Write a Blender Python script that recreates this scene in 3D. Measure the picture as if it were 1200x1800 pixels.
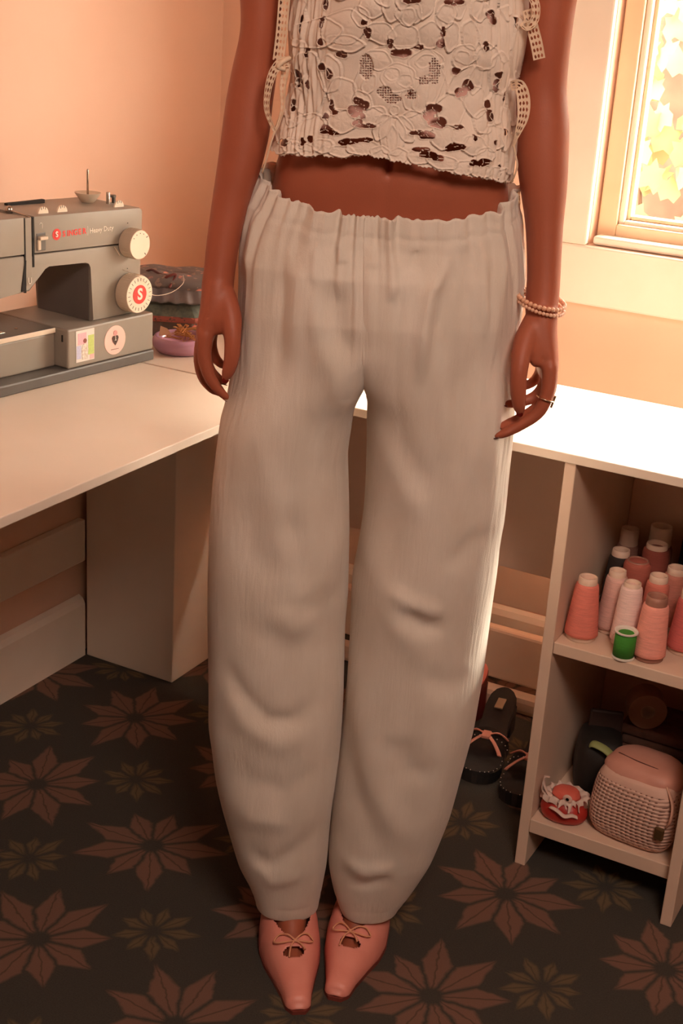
import bpy, bmesh, math, random
import numpy as np
from mathutils import Vector, Matrix, Euler

for o in list(bpy.data.objects):
    bpy.data.objects.remove(o, do_unlink=True)
SC = bpy.context.scene
COL = SC.collection
PI = math.pi
RND = random.Random(7)

# ------------------------------------------------------------------ camera
cam = bpy.data.cameras.new('camera')
cam.sensor_fit = 'VERTICAL'; cam.sensor_height = 36.0; cam.sensor_width = 24.0
cam.lens = 48.916
cam.clip_start = 0.05; cam.clip_end = 60
cam_ob = bpy.data.objects.new('camera', cam); COL.objects.link(cam_ob)
cam_ob.matrix_world = Matrix(((0.8767, -0.22155, 0.42697, 0.0),
                              (0.47702, 0.28603, -0.83104, 0.0),
                              (0.06199, 0.93226, 0.35645, 1.35), (0, 0, 0, 1)))
SC.camera = cam_ob

# ------------------------------------------------------------------ light and exposure
SC.view_settings.view_transform = 'Standard'
SC.view_settings.look = 'None'
SC.view_settings.gamma = 1.0
SC.view_settings.use_curve_mapping = False
SC.view_settings.exposure = 0.32
SC.cycles.max_bounces = 8
SC.cycles.diffuse_bounces = 5
SC.cycles.transmission_bounces = 6
SC.cycles.transparent_max_bounces = 8
SC.cycles.sample_clamp_indirect = 6.0
SC.cycles.use_denoising = True

world = bpy.data.worlds.new('daylight'); SC.world = world
world.use_nodes = True
bg = world.node_tree.nodes['Background']
bg.inputs[0].default_value = (1.0, 0.88, 0.70, 1)
bg.inputs[1].default_value = 20.0

def lamp(name, kind, loc, target, energy, color, **kw):
    l = bpy.data.lights.new(name, kind); l.energy = energy; l.color = color
    for k, v in kw.items(): setattr(l, k, v)
    o = bpy.data.objects.new(name, l); COL.objects.link(o); o.location = loc
    o.rotation_euler = (Vector(target) - Vector(loc)).to_track_quat('-Z', 'Y').to_euler()
    return o
# low hazy sun that comes in through the window
lamp('sun', 'SUN', (1.45, 6, 4.75), (-0.55, 2.0, 0.75), 32.0, (1.0, 0.87, 0.68), angle=math.radians(20))
# added warm fill for the room, unseen above the photographer
lamp('warm_fill_light', 'AREA', (0.40, 0.15, 2.36), (-0.75, 1.7, 0.75), 29.0, (1.0, 0.75, 0.60), shape='DISK', size=0.7)

# ------------------------------------------------------------------ helpers
def lin(c):
    c = c / 255.0
    return c / 12.92 if c <= 0.04045 else ((c + 0.055) / 1.055) ** 2.4
def rgb(r, g, b): return (lin(r), lin(g), lin(b), 1.0)

def nd(nt, typ, **kw):
    n = nt.nodes.new(typ)
    for k, v in kw.items(): setattr(n, k, v)
    return n

def mat(name, color, rough=0.6, color2=None, scale=30.0, bump=0.0, bscale=200.0, metal=0.0,
        sss=0.0, spec=0.5, stretch=(1, 1, 1), transl=0.0, coat=0.0, detail=3.0, sssr=None):
    m = bpy.data.materials.new(name); m.use_nodes = True
    nt = m.node_tree; b = nt.nodes['Principled BSDF']
    b.inputs['Roughness'].default_value = rough
    b.inputs['Metallic'].default_value = metal
    b.inputs['Specular IOR Level'].default_value = spec
    b.inputs['Coat Weight'].default_value = coat
    if sss:
        b.inputs['Subsurface Weight'].default_value = sss
        b.inputs['Subsurface Radius'].default_value = sssr or (0.012, 0.005, 0.003)
        b.inputs['Subsurface Scale'].default_value = 1.0
    tc = nd(nt, 'ShaderNodeTexCoord'); mp = nd(nt, 'ShaderNodeMapping')
    mp.inputs['Scale'].default_value = stretch
    nt.links.new(tc.outputs['Object'], mp.inputs['Vector'])
    csock = None
    if color2 is not None:
        n = nd(nt, 'ShaderNodeTexNoise'); n.inputs['Scale'].default_value = scale; n.inputs['Detail'].default_value = detail
        nt.links.new(mp.outputs[0], n.inputs['Vector'])
        r = nd(nt, 'ShaderNodeValToRGB')
        r.color_ramp.elements[0].position = 0.35; r.color_ramp.elements[0].color = color
        r.color_ramp.elements[1].position = 0.65; r.color_ramp.elements[1].color = color2
        nt.links.new(n.outputs['Fac'], r.inputs['Fac'])
        csock = r.outputs['Color']; nt.links.new(csock, b.inputs['Base Color'])
    else:
        b.inputs['Base Color'].default_value = color
    if bump:
        n2 = nd(nt, 'ShaderNodeTexNoise'); n2.inputs['Scale'].default_value = bscale; n2.inputs['Detail'].default_value = 4
        nt.links.new(mp.outputs[0], n2.inputs['Vector'])
        bp = nd(nt, 'ShaderNodeBump'); bp.inputs['Strength'].default_value = bump; bp.inputs['Distance'].default_value = 0.002
        nt.links.new(n2.outputs['Fac'], bp.inputs['Height']); nt.links.new(bp.outputs[0], b.inputs['Normal'])
    if transl:
        t = nd(nt, 'ShaderNodeBsdfTranslucent'); mx = nd(nt, 'ShaderNodeMixShader')
        mx.inputs[0].default_value = transl
        if csock: nt.links.new(csock, t.inputs['Color'])
        else: t.inputs['Color'].default_value = color
        out = nt.nodes['Material Output']
        nt.links.new(b.outputs[0], mx.inputs[1]); nt.links.new(t.outputs[0], mx.inputs[2])
        nt.links.new(mx.outputs[0], out.inputs['Surface'])
    return m

def tag(o, label=None, cat=None, group=None, kind=None):
    if label: o['label'] = label
    if cat: o['category'] = cat
    if group: o['group'] = group
    if kind: o['kind'] = kind
    return o

def empty(name, loc=(0, 0, 0), rz=0.0, label=None, cat=None, group=None):
    o = bpy.data.objects.new(name, None); COL.objects.link(o)
    o.location = loc; o.rotation_euler = (0, 0, rz); o.empty_display_size = 0.05
    return tag(o, label, cat, group)

def obj(name, bm, m=None, parent=None, smooth=False, auto=None):
    if isinstance(bm, bpy.types.Mesh): me = bm; me.name = name
    else:
        me = bpy.data.meshes.new(name); bmesh.ops.recalc_face_normals(bm, faces=bm.faces[:]); bm.to_mesh(me); bm.free()
    if m is not None:
        for mm in (m if isinstance(m, (list, tuple)) else [m]): me.materials.append(mm)
    if smooth or auto:
        me.polygons.foreach_set('use_smooth', [True] * len(me.polygons))
        if auto: me.set_sharp_from_angle(angle=math.radians(auto))
    o = bpy.data.objects.new(name, me); COL.objects.link(o)
    if parent is not None: o.parent = parent
    return o

def pyd(verts, faces):
    me = bpy.data.meshes.new('m'); me.from_pydata([tuple(v) for v in verts], [], [tuple(f) for f in faces]); me.update()
    return me

def B(): return bmesh.new()

def box(bm, x0, x1, y0, y1, z0, z1, bev=0.0, seg=2, mi=0):
    r = bmesh.ops.create_cube(bm, size=1.0)
    vs = r['verts']
    bmesh.ops.scale(bm, vec=(x1 - x0, y1 - y0, z1 - z0), verts=vs)
    bmesh.ops.translate(bm, vec=((x0 + x1) / 2, (y0 + y1) / 2, (z0 + z1) / 2), verts=vs)
    fs = set(f for v in vs for f in v.link_faces)
    for f in fs: f.material_index = mi
    if bev > 0:
        es = list(set(e for v in vs for e in v.link_edges))
        bmesh.ops.bevel(bm, geom=es, offset=bev, segments=seg, affect='EDGES', profile=0.5)
    return bm

def lathe(bm, prof, c=(0, 0, 0), n=24, axis='Z', sx=1.0, sy=1.0, mi=0):
    rings = []
    for r, h in prof:
        ring = []
        for i in range(n):
            a = 2 * PI * i / n
            x, y = r * math.cos(a) * sx, r * math.sin(a) * sy
            p = (x, y, h) if axis == 'Z' else ((x, h, y) if axis == 'Y' else (h, x, y))
            ring.append(bm.verts.new((p[0] + c[0], p[1] + c[1], p[2] + c[2])))
        rings.append(ring)
    for a, b in zip(rings, rings[1:]):
        for i in range(n):
            j = (i + 1) % n
            bm.faces.new((a[i], a[j], b[j], b[i])).material_index = mi
    if prof[0][0] > 1e-6: bm.faces.new(rings[0][::-1]).material_index = mi
    if prof[-1][0] > 1e-6: bm.faces.new(rings[-1]).material_index = mi
    return bm

def frames(pts):
    pts = [Vector(p) for p in pts]; n = len(pts)
    T = []
    for i in range(n):
        a = pts[max(i - 1, 0)]; b = pts[min(i + 1, n - 1)]
        T.append((b - a).normalized())
    ref = Vector((0, 1, 0)) if abs(T[0].y) < 0.9 else Vector((1, 0, 0))
    N = (ref - T[0] * ref.dot(T[0])).normalized()
    out = []
    for i in range(n):
        N = (N - T[i] * N.dot(T[i])).normalized()
        out.append((pts[i], T[i], N, T[i].cross(N)))
    return out

def spline(pts, k=6):
    """Catmull-Rom through the rows of pts (any width)."""
    P = np.array(pts, float); n = len(P); out = []
    for i in range(n - 1):
        p0 = P[max(i - 1, 0)]; p1 = P[i]; p2 = P[i + 1]; p3 = P[min(i + 2, n - 1)]
        for j in range(k):
            t = j / k
            out.append(0.5 * ((2 * p1) + (-p0 + p2) * t + (2 * p0 - 5 * p1 + 4 * p2 - p3) * t * t + (-p0 + 3 * p1 - 3 * p2 + p3) * t ** 3))
    out.append(P[-1]); return out

def tube(bm, pts, rad, n=8, closed=False, flat=1.0, cap=True, mi=0):
    """Round tube through pts; rad a number or one per point; flat squeezes the 2nd axis."""
    fr = frames(pts); m = len(fr)
    rr = rad if isinstance(rad, (list, tuple, np.ndarray)) else [rad] * m
    rings = []
    for (p, t, a, b), r in zip(fr, rr):
        rings.append([bm.verts.new(p + a * (math.cos(2 * PI * i / n) * r) + b * (math.sin(2 * PI * i / n) * r * flat)) for i in range(n)])
    pairs = list(zip(rings, rings[1:]))
    if closed: pairs.append((rings[-1], rings[0]))
    for x, y in pairs:
        for i in range(n):
            j = (i + 1) % n
            bm.faces.new((x[i], x[j], y[j], y[i])).material_index = mi
    if not closed and cap:
        bm.faces.new(rings[0][::-1]).material_index = mi; bm.faces.new(rings[-1]).material_index = mi
    return bm

def prism(bm, poly, axis, a, b, bev=0.0, mi=0):
    """Extrude a 2D outline along an axis between a and b."""
    def P(u, v, w):
        return {'X': (w, u, v), 'Y': (u, w, v), 'Z': (u, v, w)}[axis]
    v0 = [bm.verts.new(P(u, v, a)) for u, v in poly]; v1 = [bm.verts.new(P(u, v, b)) for u, v in poly]
    n = len(poly); fs = []
    fs.append(bm.faces.new(v0[::-1])); fs.append(bm.faces.new(v1))
    for i in range(n): fs.append(bm.faces.new((v0[i], v0[(i + 1) % n], v1[(i + 1) % n], v1[i])))
    for f in fs: f.material_index = mi
    if bev:
        es = list(set(e for f in fs[:2] for e in f.edges))
        bmesh.ops.bevel(bm, geom=es, offset=bev, segments=2, affect='EDGES', profile=0.5)
    return bm

def text(name, s, size, m, parent, loc, rot, depth=0.0003, align='LEFT', bold=0.0):
    cu = bpy.data.curves.new(name, 'FONT'); cu.body = s; cu.size = size; cu.extrude = depth
    cu.align_x = align; cu.align_y = 'CENTER'; cu.offset = bold; cu.resolution_u = 3
    cu.materials.append(m)
    t = bpy.data.objects.new(name, cu); COL.objects.link(t)
    me = bpy.data.meshes.new_from_object(t.evaluated_get(bpy.context.evaluated_depsgraph_get()))
    bpy.data.objects.remove(t, do_unlink=True); me.name = name
    o = bpy.data.objects.new(name, me); COL.objects.link(o); o.parent = parent
    o.location = loc; o.rotation_euler = rot
    return o

def copy_tree(o, parent=None):
    c = o.copy(); COL.objects.link(c); c.parent = parent
    for ch in list(o.children): copy_tree(ch, c)
    return c

def interp(tab, z):
    t = sorted(tab); return float(np.interp(z, [a for a, _ in t], [b for _, b in t]))
# ------------------------------------------------------------------ materials of the room
M = {}
M['wall'] = mat('wall_paint', rgb(238, 201, 179), 0.85, rgb(232, 194, 171), 3.0, bump=0.06, bscale=180)
M['trim'] = mat('trim_paint', rgb(246, 236, 224), 0.5, rgb(240, 228, 214), 6.0, bump=0.04, bscale=60)
M['desk'] = mat('white_laminate', rgb(236, 222, 208), 0.42, rgb(231, 216, 200), 5.0, spec=0.4)
M['shelf'] = mat('white_shelf_board', rgb(226, 200, 180), 0.5, rgb(219, 192, 171), 8.0)
M['ceil'] = mat('ceiling_paint', rgb(176, 156, 142), 0.9)  # unseen ceiling, toned down to cut bounced light
M['wall_b'] = mat('tan_wall_paint', rgb(170, 140, 122), 0.9)  # unseen walls, darker tone chosen to lower the bounced light
M['winframe'] = mat('window_frame_paint', rgb(232, 206, 176), 0.45, rgb(226, 198, 166), 9.0)

class X:
    """small wrapper that turns arithmetic into math nodes"""
    nt = None
    def __init__(s, v): s.v = v
    @staticmethod
    def op(o, *a):
        n = X.nt.nodes.new('ShaderNodeMath'); n.operation = o
        for i, q in enumerate(a):
            q = q.v if isinstance(q, X) else q
            if isinstance(q, (int, float)): n.inputs[i].default_value = q
            else: X.nt.links.new(q, n.inputs[i])
        return X(n.outputs[0])
    def __add__(s, o): return X.op('ADD', s, o)
    def __radd__(s, o): return X.op('ADD', o, s)
    def __sub__(s, o): return X.op('SUBTRACT', s, o)
    def __rsub__(s, o): return X.op('SUBTRACT', o, s)
    def __mul__(s, o): return X.op('MULTIPLY', s, o)
    def __rmul__(s, o): return X.op('MULTIPLY', o, s)
    def __truediv__(s, o): return X.op('DIVIDE', s, o)
def xf(o, *a): return X.op(o, *a)

def carpet_material():
    m = bpy.data.materials.new('flowered_carpet'); m.use_nodes = True
    nt = m.node_tree; X.nt = nt; b = nt.nodes['Principled BSDF']
    tc = nd(nt, 'ShaderNodeTexCoord'); sp = nd(nt, 'ShaderNodeSeparateXYZ')
    wn = nd(nt, 'ShaderNodeTexNoise'); wn.inputs['Scale'].default_value = 60
    nt.links.new(tc.outputs['Object'], wn.inputs['Vector'])
    nt.links.new(tc.outputs['Object'], sp.inputs[0])
    wob = (X(wn.outputs['Fac']) - 0.5) * 0.008
    x = X(sp.outputs[0]) + wob; y = X(sp.outputs[1]) + wob
    def star(x0, y0, n, L, seed, half):
        # lattice cells: i along (0.273,-0.040), j along (0,0.285)
        i = (x - x0) / 0.273
        j = (y - y0 + i * 0.040) / 0.285
        ci = xf('ROUND', i); cj = xf('ROUND', j)
        di = i - ci; dj = j - cj
        dx = di * 0.273; dy = dj * 0.285 - di * 0.040
        r = xf('SQRT', dx * dx + dy * dy)
        th = xf('ARCTAN2', dy, dx) + 0.35 + (ci * 1.7 + cj * 0.9)
        s = th * (n / (2 * PI))
        k = xf('FLOOR', s); ph = (s - k - 0.5) * (2 * PI / n)
        wnz = nd(nt, 'ShaderNodeTexWhiteNoise'); wnz.noise_dimensions = '3D'
        cb = nd(nt, 'ShaderNodeCombineXYZ')
        for q, sock in ((ci, 0), (cj, 1), (k + seed, 2)): nt.links.new(q.v, cb.inputs[sock])
        nt.links.new(cb.outputs[0], wnz.inputs['Vector'])
        Lk = L * (0.74 + 0.3 * X(wnz.outputs['Value']))
        px = r * xf('COSINE', ph); py = xf('ABSOLUTE', r * xf('SINE', ph))
        t = px / Lk
        # leaf half-width: grows with the sector, then tapers to a point
        w = xf('MINIMUM', px * (half * math.tan(PI / n)), (1.0 - t) * (L * 0.40))
        inside = xf('SMOOTH_MIN', (w - py) * 170.0, 1.0, 0.1)
        inside = xf('MAXIMUM', inside, 0.0)
        vein = xf('MINIMUM', py * 330.0 + 0.25, 1.0)
        edge = xf('MINIMUM', (w - py) * 160.0 + 0.55, 1.0)
        core = xf('MINIMUM', xf('MAXIMUM', (r - L * 0.10) * 120.0, 0.0), 1.0)
        return inside * core, vein * edge, t
    big, bv, bt = star(-1.405, 1.640, 9, 0.138, 3.0, 0.98)
    sm, sv, st = star(-1.274, 1.463, 9, 0.078, 11.0, 0.9)
    pile = nd(nt, 'ShaderNodeTexNoise'); pile.inputs['Scale'].default_value = 420; pile.inputs['Detail'].default_value = 3
    nt.links.new(tc.outputs['Object'], pile.inputs['Vector'])
    big_n = nd(nt, 'ShaderNodeTexNoise'); big_n.inputs['Scale'].default_value = 6
    nt.links.new(tc.outputs['Object'], big_n.inputs['Vector'])
    base = nd(nt, 'ShaderNodeMix', data_type='RGBA')
    base.inputs[6].default_value = rgb(60, 57, 53); base.inputs[7].default_value = rgb(80, 75, 69)
    nt.links.new(pile.outputs['Fac'], base.inputs[0])
    def over(prev, col_a, col_b, mask, shade):
        c = nd(nt, 'ShaderNodeMix', data_type='RGBA'); c.inputs[6].default_value = col_a; c.inputs[7].default_value = col_b
        nt.links.new(shade.v, c.inputs[0])
        mm = nd(nt, 'ShaderNodeMix', data_type='RGBA'); nt.links.new((mask * 0.62).v, mm.inputs[0])
        nt.links.new(prev, mm.inputs[6]); nt.links.new(c.outputs[2], mm.inputs[7])
        return mm.outputs[2]
    c1 = over(base.outputs[2], rgb(70, 54, 47), rgb(142, 104, 88), big, bv)
    c2 = over(c1, rgb(70, 61, 48), rgb(122, 103, 76), sm, sv)
    nt.links.new(c2, b.inputs['Base Color'])
    b.inputs['Roughness'].default_value = 0.95; b.inputs['Specular IOR Level'].default_value = 0.1
    bp = nd(nt, 'ShaderNodeBump'); bp.inputs['Strength'].default_value = 0.5; bp.inputs['Distance'].default_value = 0.003
    nt.links.new(pile.outputs['Fac'], bp.inputs['Height']); nt.links.new(bp.outputs[0], b.inputs['Normal'])
    return m
M['carpet'] = carpet_material()

# ------------------------------------------------------------------ room shell
XL, YR, XB, YB, HC = -1.665, 2.56, 1.9, -1.3, 2.5     # left wall, window wall, far sides, ceiling
WX0, WX1, WZ0, WZ1 = -0.828, 0.40, 0.912, 1.52          # window opening; unseen top lowered to keep sun off the floor
def struct(name, bm, m, parent=None, **k):
    o = obj(name, bm, m, parent, **k)
    if parent is None: o['kind'] = 'structure'
    return o
bm = B(); box(bm, XL - 0.15, XB + 0.15, YB - 0.15, YR + 0.25, -0.05, 0); struct('floor', bm, M['carpet'])
bm = B(); box(bm, XL - 0.15, XL, YB, YR + 0.25, 0, HC); struct('wall_left', bm, M['wall'])
bm = B()
box(bm, XL, WX0, YR, YR + 0.2, 0, HC); box(bm, WX1, XB, YR, YR + 0.2, 0, HC)
box(bm, WX0, WX1, YR, YR + 0.2, 0, WZ0); box(bm, WX0, WX1, YR, YR + 0.2, WZ1, HC)
struct('wall_right', bm, M['wall'])
bm = B(); box(bm, XB, XB + 0.15, YB, YR + 0.2, 0, HC); struct('wall_far_side', bm, M['wall_b'])
bm = B(); box(bm, XL - 0.15, XB + 0.15, YB - 0.15, YB, 0, HC); struct('wall_behind', bm, M['wall_b'])
bm = B(); box(bm, XL - 0.15, XB + 0.15, YB - 0.15, YR + 0.2, HC, HC + 0.1); struct('ceiling', bm, M['ceil'])
# skirting board along the left wall, with a rounded top
bm = B(); prism(bm, [(XL + 0.002, 0.0), (XL + 0.018, 0.0), (XL + 0.018, 0.118), (XL + 0.012, 0.130), (XL + 0.002, 0.136)], 'Y', YB, 2.079)
struct('baseboard_left', bm, M['trim'])
bm = B(); box(bm, XL + 0.002, XL + 0.020, YB, 2.079, 0.215, 0.306, 0.003); struct('trim_1', bm, M['trim'])
bm = B(); prism(bm, [(YR - 0.018, 0.0), (YR - 0.002, 0.0), (YR - 0.002, 0.136), (YR - 0.012, 0.13), (YR - 0.018, 0.118)], 'X', -1.41, XB)
struct('baseboard_right', bm, M['trim'])

# ------------------------------------------------------------------ window with flat casing
win = empty('window_1', (0, 0, 0)); win['kind'] = 'structure'
CW = 0.096
for nm, a in (('casing_board', (WX0 - CW, WX0, WZ0, WZ1 + CW)), ('casing_board', (WX1, WX1 + CW, WZ0, WZ1 + CW)),
              ('casing_board', (WX0 - CW, WX1 + CW, WZ0 - 0.112, WZ0 - 0.0005)), ('casing_board', (WX0, WX1, WZ1, WZ1 + CW))):
    bm = B(); box(bm, a[0], a[1], YR - 0.018, YR - 0.001, a[2], a[3], 0.004); obj(nm, bm, M['trim'], win)
FY0, FY1 = YR + 0.028, YR + 0.085
fx0, fx1, fz0, fz1 = WX0 + 0.004, WX1 - 0.004, WZ0 + 0.004, WZ1 - 0.004
def ring4(name, x0, x1, z0, z1, w, y0, y1, m, parent, bev=0.003):
    for a in ((x0, x0 + w, z0, z1), (x1 - w, x1, z0, z1), (x0 + w, x1 - w, z0, z0 + w), (x0 + w, x1 - w, z1 - w, z1)):
        bm = B(); box(bm, a[0], a[1], y0, y1, a[2], a[3], bev); obj(name, bm, m, parent)
ring4('frame_bar', fx0, fx1, fz0, fz1, 0.036, FY0, FY1, M['winframe'], win)
ring4('sash_bar', fx0 + 0.036, fx1 - 0.036, fz0 + 0.032, fz1 - 0.032, 0.012, FY0 + 0.008, FY1 - 0.006, M['trim'], win, 0.004)
ring4('glazing_bead', fx0 + 0.048, fx1 - 0.048, fz0 + 0.044, fz1 - 0.044, 0.008, FY0 + 0.020, FY1 - 0.012, M['winframe'], win, 0.003)
bm = B(); box(bm, fx0 + 0.004, fx1, YR - 0.004, FY0 + 0.004, fz0 - 0.003, fz0 + 0.014, 0.005); obj('sill_bead', bm, M['trim'], win)
mg = bpy.data.materials.new('window_glass'); mg.use_nodes = True
nt = mg.node_tree; nt.nodes.remove(nt.nodes['Principled BSDF'])
tr = nd(nt, 'ShaderNodeBsdfTransparent'); gl = nd(nt, 'ShaderNodeBsdfGlossy'); gl.inputs['Roughness'].default_value = 0.02
mx = nd(nt, 'ShaderNodeMixShader'); mx.inputs[0].default_value = 0.05
nt.links.new(tr.outputs[0], mx.inputs[1]); nt.links.new(gl.outputs[0], mx.inputs[2])
nt.links.new(mx.outputs[0], nt.nodes['Material Output'].inputs['Surface'])
bm = B(); box(bm, fx0 + 0.05, fx1 - 0.05, FY0 + 0.032, FY0 + 0.036, fz0 + 0.05, fz1 - 0.05); obj('glass_pane', bm, mg, win)

# ------------------------------------------------------------------ leafy climber outside the window
M['leaf'] = mat('ivy_leaf', rgb(142, 136, 92), 0.5, rgb(156, 142, 104), 3.0, transl=0.45)
M['leaf2'] = mat('ivy_leaf_rust', rgb(150, 118, 98), 0.5, rgb(156, 130, 104), 3.0, transl=0.45)
M['stone'] = mat('outer_wall_render', rgb(110, 86, 72), 0.9, rgb(84, 66, 54), 12.0, bump=0.6, bscale=30)
bm = B(); box(bm, -2.6, 2.2, 4.45, 4.6, -0.3, 1.62); struct('garden_wall', bm, M['stone'])
bm = B(); box(bm, -2.6, 2.2, YR + 0.25, 4.45, -0.4, -0.3); struct('garden_ground', bm, mat('garden_soil', rgb(150, 130, 90), 0.95, rgb(120, 110, 70), 20))
def leaf_mesh(m, s):
    pts = [(0, -0.35), (0.28, -0.5), (0.5, -0.12), (0.38, 0.12), (0.46, 0.36), (0.18, 0.34), (0, 0.66),
           (-0.18, 0.34), (-0.46, 0.36), (-0.38, 0.12), (-0.5, -0.12), (-0.28, -0.5)]
    v = [(0, 0, 0.05 * s)] + [(x * s, y * s, -0.10 * s * (x * x + y * y) * 2) for x, y in pts]
    f = [(0, i + 1, (i + 1) % 12 + 1) for i in range(12)]
    me = pyd(v, f); me.materials.append(m)
    me.polygons.foreach_set('use_smooth', [True] * len(me.polygons)); return me
ivy = empty('ivy_climber', (-0.9, 4.2, -0.3), 0, 'pale yellow-green climbing ivy covering the wall outside the window', 'plant')
lm = [leaf_mesh(M['leaf'], 0.085), leaf_mesh(M['leaf'], 0.065), leaf_mesh(M['leaf2'], 0.07)]
r = random.Random(3)
for i in range(300):
    me = lm[0] if r.random() < 0.55 else (lm[1] if r.random() < 0.7 else lm[2])
    o = bpy.data.objects.new('leaf', me); COL.objects.link(o); o.parent = ivy
    o.location = (r.uniform(-0.55, 0.55), r.uniform(-0.10, 0.03), r.uniform(0.62, 1.9))
    o.rotation_euler = (PI / 2 + r.uniform(-0.7, 0.5), r.uniform(-0.5, 0.5) , r.uniform(-0.7, 0.7))
    k = r.uniform(0.8, 1.35); o.scale = (k, k, k)
for i in range(6):
    bm = B(); x = -0.5 + i * 0.2; tube(bm, spline([(x, 0.03, 0.0), (x + r.uniform(-.1, .1), 0.02, 0.7), (x + r.uniform(-.15, .15), 0.03, 1.3), (x + r.uniform(-.2, .2), 0.03, 1.85)], 5), 0.006, 6)
    obj('vine_stem', bm, M['stone'], ivy, smooth=True)

# ------------------------------------------------------------------ desks
ZT, TH = 0.72, 0.0145
d1 = empty('sewing_desk', (-1.36, 1.5, 0), 0, 'white laminate desk the sewing machine stands on, along the plain wall', 'desk')
bm = B(); box(bm, -1.648 + 1.36, -1.075 + 1.36, 0.2 - 1.5, 1.884 - 1.5, ZT - TH, ZT, 0.0015); obj('desktop', bm, M['desk'], d1)
bm = B(); box(bm, -0.288, -0.27, -1.29, -1.27 + 0.02, 0.0, ZT - TH); box(bm, -0.27, 0.27, -1.29, -1.272, 0.0, ZT - TH); obj('side_panel', bm, M['desk'], d1)
d2 = empty('corner_desk', (-0.6, 2.07, 0), 0, 'narrow white desktop running below the window, above the shelf unit', 'desk')
def d2box(name, x0, x1, y0, y1, z0, z1, m=None, bev=0.0015):
    bm = B(); box(bm, x0 + 0.6, x1 + 0.6, y0 - 2.07, y1 - 2.07, z0, z1, bev); return obj(name, bm, m or M['shelf'], d2)
d2box('desktop', -1.648, 0.55, 1.888, 2.246, ZT - TH, ZT, M['desk'])
su = empty('shelf_unit', (-0.6, 2.07, 0), 0, 'open white shelf unit holding thread cones and bags below the window desk', 'shelf')
d2_, d2 = d2, su
d2box('divider_panel', -0.607, -0.589, 1.893, 2.24, 0.0, ZT - TH)
d2box('side_panel', -0.352, -0.334, 1.868, 2.24, 0.0, ZT - TH)
d2box('shelf_board', -0.5885, -0.3525, 1.895, 2.24, 0.392, 0.412)
d2box('shelf_board', -0.5885, -0.3525, 1.890, 2.24, 0.068, 0.093)
d2box('back_panel', -0.5885, -0.3525, 2.225, 2.24, 0.0935, 0.3915, M['wall'])
d2box('back_panel', -0.5885, -0.3525, 2.225, 2.24, 0.4125, ZT - TH - 0.0005, M['wall'])
d2 = d2_
d2box('back_rail', -1.41, -0.608, 2.402, 2.418, 0.211, 0.298)
d2box('back_rail', -1.41, -0.608, 2.402, 2.43, 0.045, 0.155, None, 0.006)
d2box('back_panel', -1.41, -0.608, 2.226, 2.240, 0.368, ZT - TH - 0.0005, M['wall'])  # added panel in wall colour, blocks sun through the gap behind the desk
d2box('back_panel', -0.333, 0.529, 2.226, 2.240, 0.0, ZT - TH - 0.0005)  # added unseen panel that stops sun reaching the floor on the right
d2box('foot_bar', -1.41, -0.608, 2.366, 2.402, 0.0, 0.040, None, 0.012)
d2box('end_panel', 0.53, 0.549, 1.895, 2.24, 0.0, ZT - TH)
# boxed pedestal in the corner that carries both desktops
bm = B(); box(bm, -0.108, 0.108, -0.145, 0.145, 0, ZT - TH - 0.0005, 0.002)
o = obj('corner_pedestal', bm, M['desk']); o.location = (-1.537, 2.226, 0)
tag(o, 'tall plain boxed pedestal under the corner of the two desks', 'pedestal')
# ------------------------------------------------------------------ sewing machine
M['mgrey'] = mat('machine_grey_plastic', rgb(150, 142, 132), 0.42, rgb(145, 137, 127), 14, bump=0.03, bscale=900, spec=0.4)
M['mdark'] = mat('machine_dark_grey', rgb(98, 94, 90), 0.45, rgb(92, 88, 84), 14, bump=0.03, bscale=900)
M['black'] = mat('slot_shade_dot_black', rgb(22, 18, 16), 0.8)  # black painted in for shade inside slots, also for the dial dots
M['knob'] = mat('beige_knob', rgb(212, 196, 176), 0.45, rgb(206, 190, 170), 20)
M['knobface'] = mat('cream_knob_face', rgb(236, 222, 202), 0.4)
M['steel'] = mat('polished_steel', rgb(190, 184, 176), 0.25, metal=1.0)
M['red'] = mat('red_print', rgb(226, 52, 46), 0.5)
M['white'] = mat('white_print', rgb(240, 232, 222), 0.5)
M['ink'] = mat('dark_print', rgb(70, 50, 42), 0.6)
M['thread'] = mat('white_thread', rgb(236, 226, 210), 0.8)
sm = empty('sewing_machine', (-1.366, 1.914, 0.72), math.atan2(0.9925, 0.1222),
           'grey heavy duty sewing machine with two beige dials on the white desk', 'sewing machine')
bm = B(); box(bm, -0.405, 0.0, -0.001, 0.165, 0.0, 0.0185, 0.003); obj('base_plate', bm, M['mdark'], sm)
bm = B(); box(bm, -0.200, -0.001, 0.001, 0.164, 0.0188, 0.083, 0.003)
blk = obj('base_block', bm, M['mgrey'], sm)
bm = B(); box(bm, -0.405, -0.2005, 0.030, 0.164, 0.0188, 0.0745, 0.003); obj('free_arm', bm, M['mgrey'], sm)
bm = B(); box(bm, -0.405, -0.202, 0.028, 0.164, 0.0748, 0.083, 0.002); obj('bed_top', bm, M['mdark'], sm)
bm = B(); box(bm, -0.405, -0.2025, 0.0262, 0.0279, 0.0750, 0.0828, 0.0006); obj('bed_edge_strip', bm, mat('cream_edge', rgb(226, 210, 190), 0.4), sm)
bm = B(); box(bm, -0.356, -0.286, 0.05, 0.115, 0.0832, 0.0842, 0.0004); obj('needle_plate', bm, M['steel'], sm)
YA, YC = 0.019, 0.150
bm = B()
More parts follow.
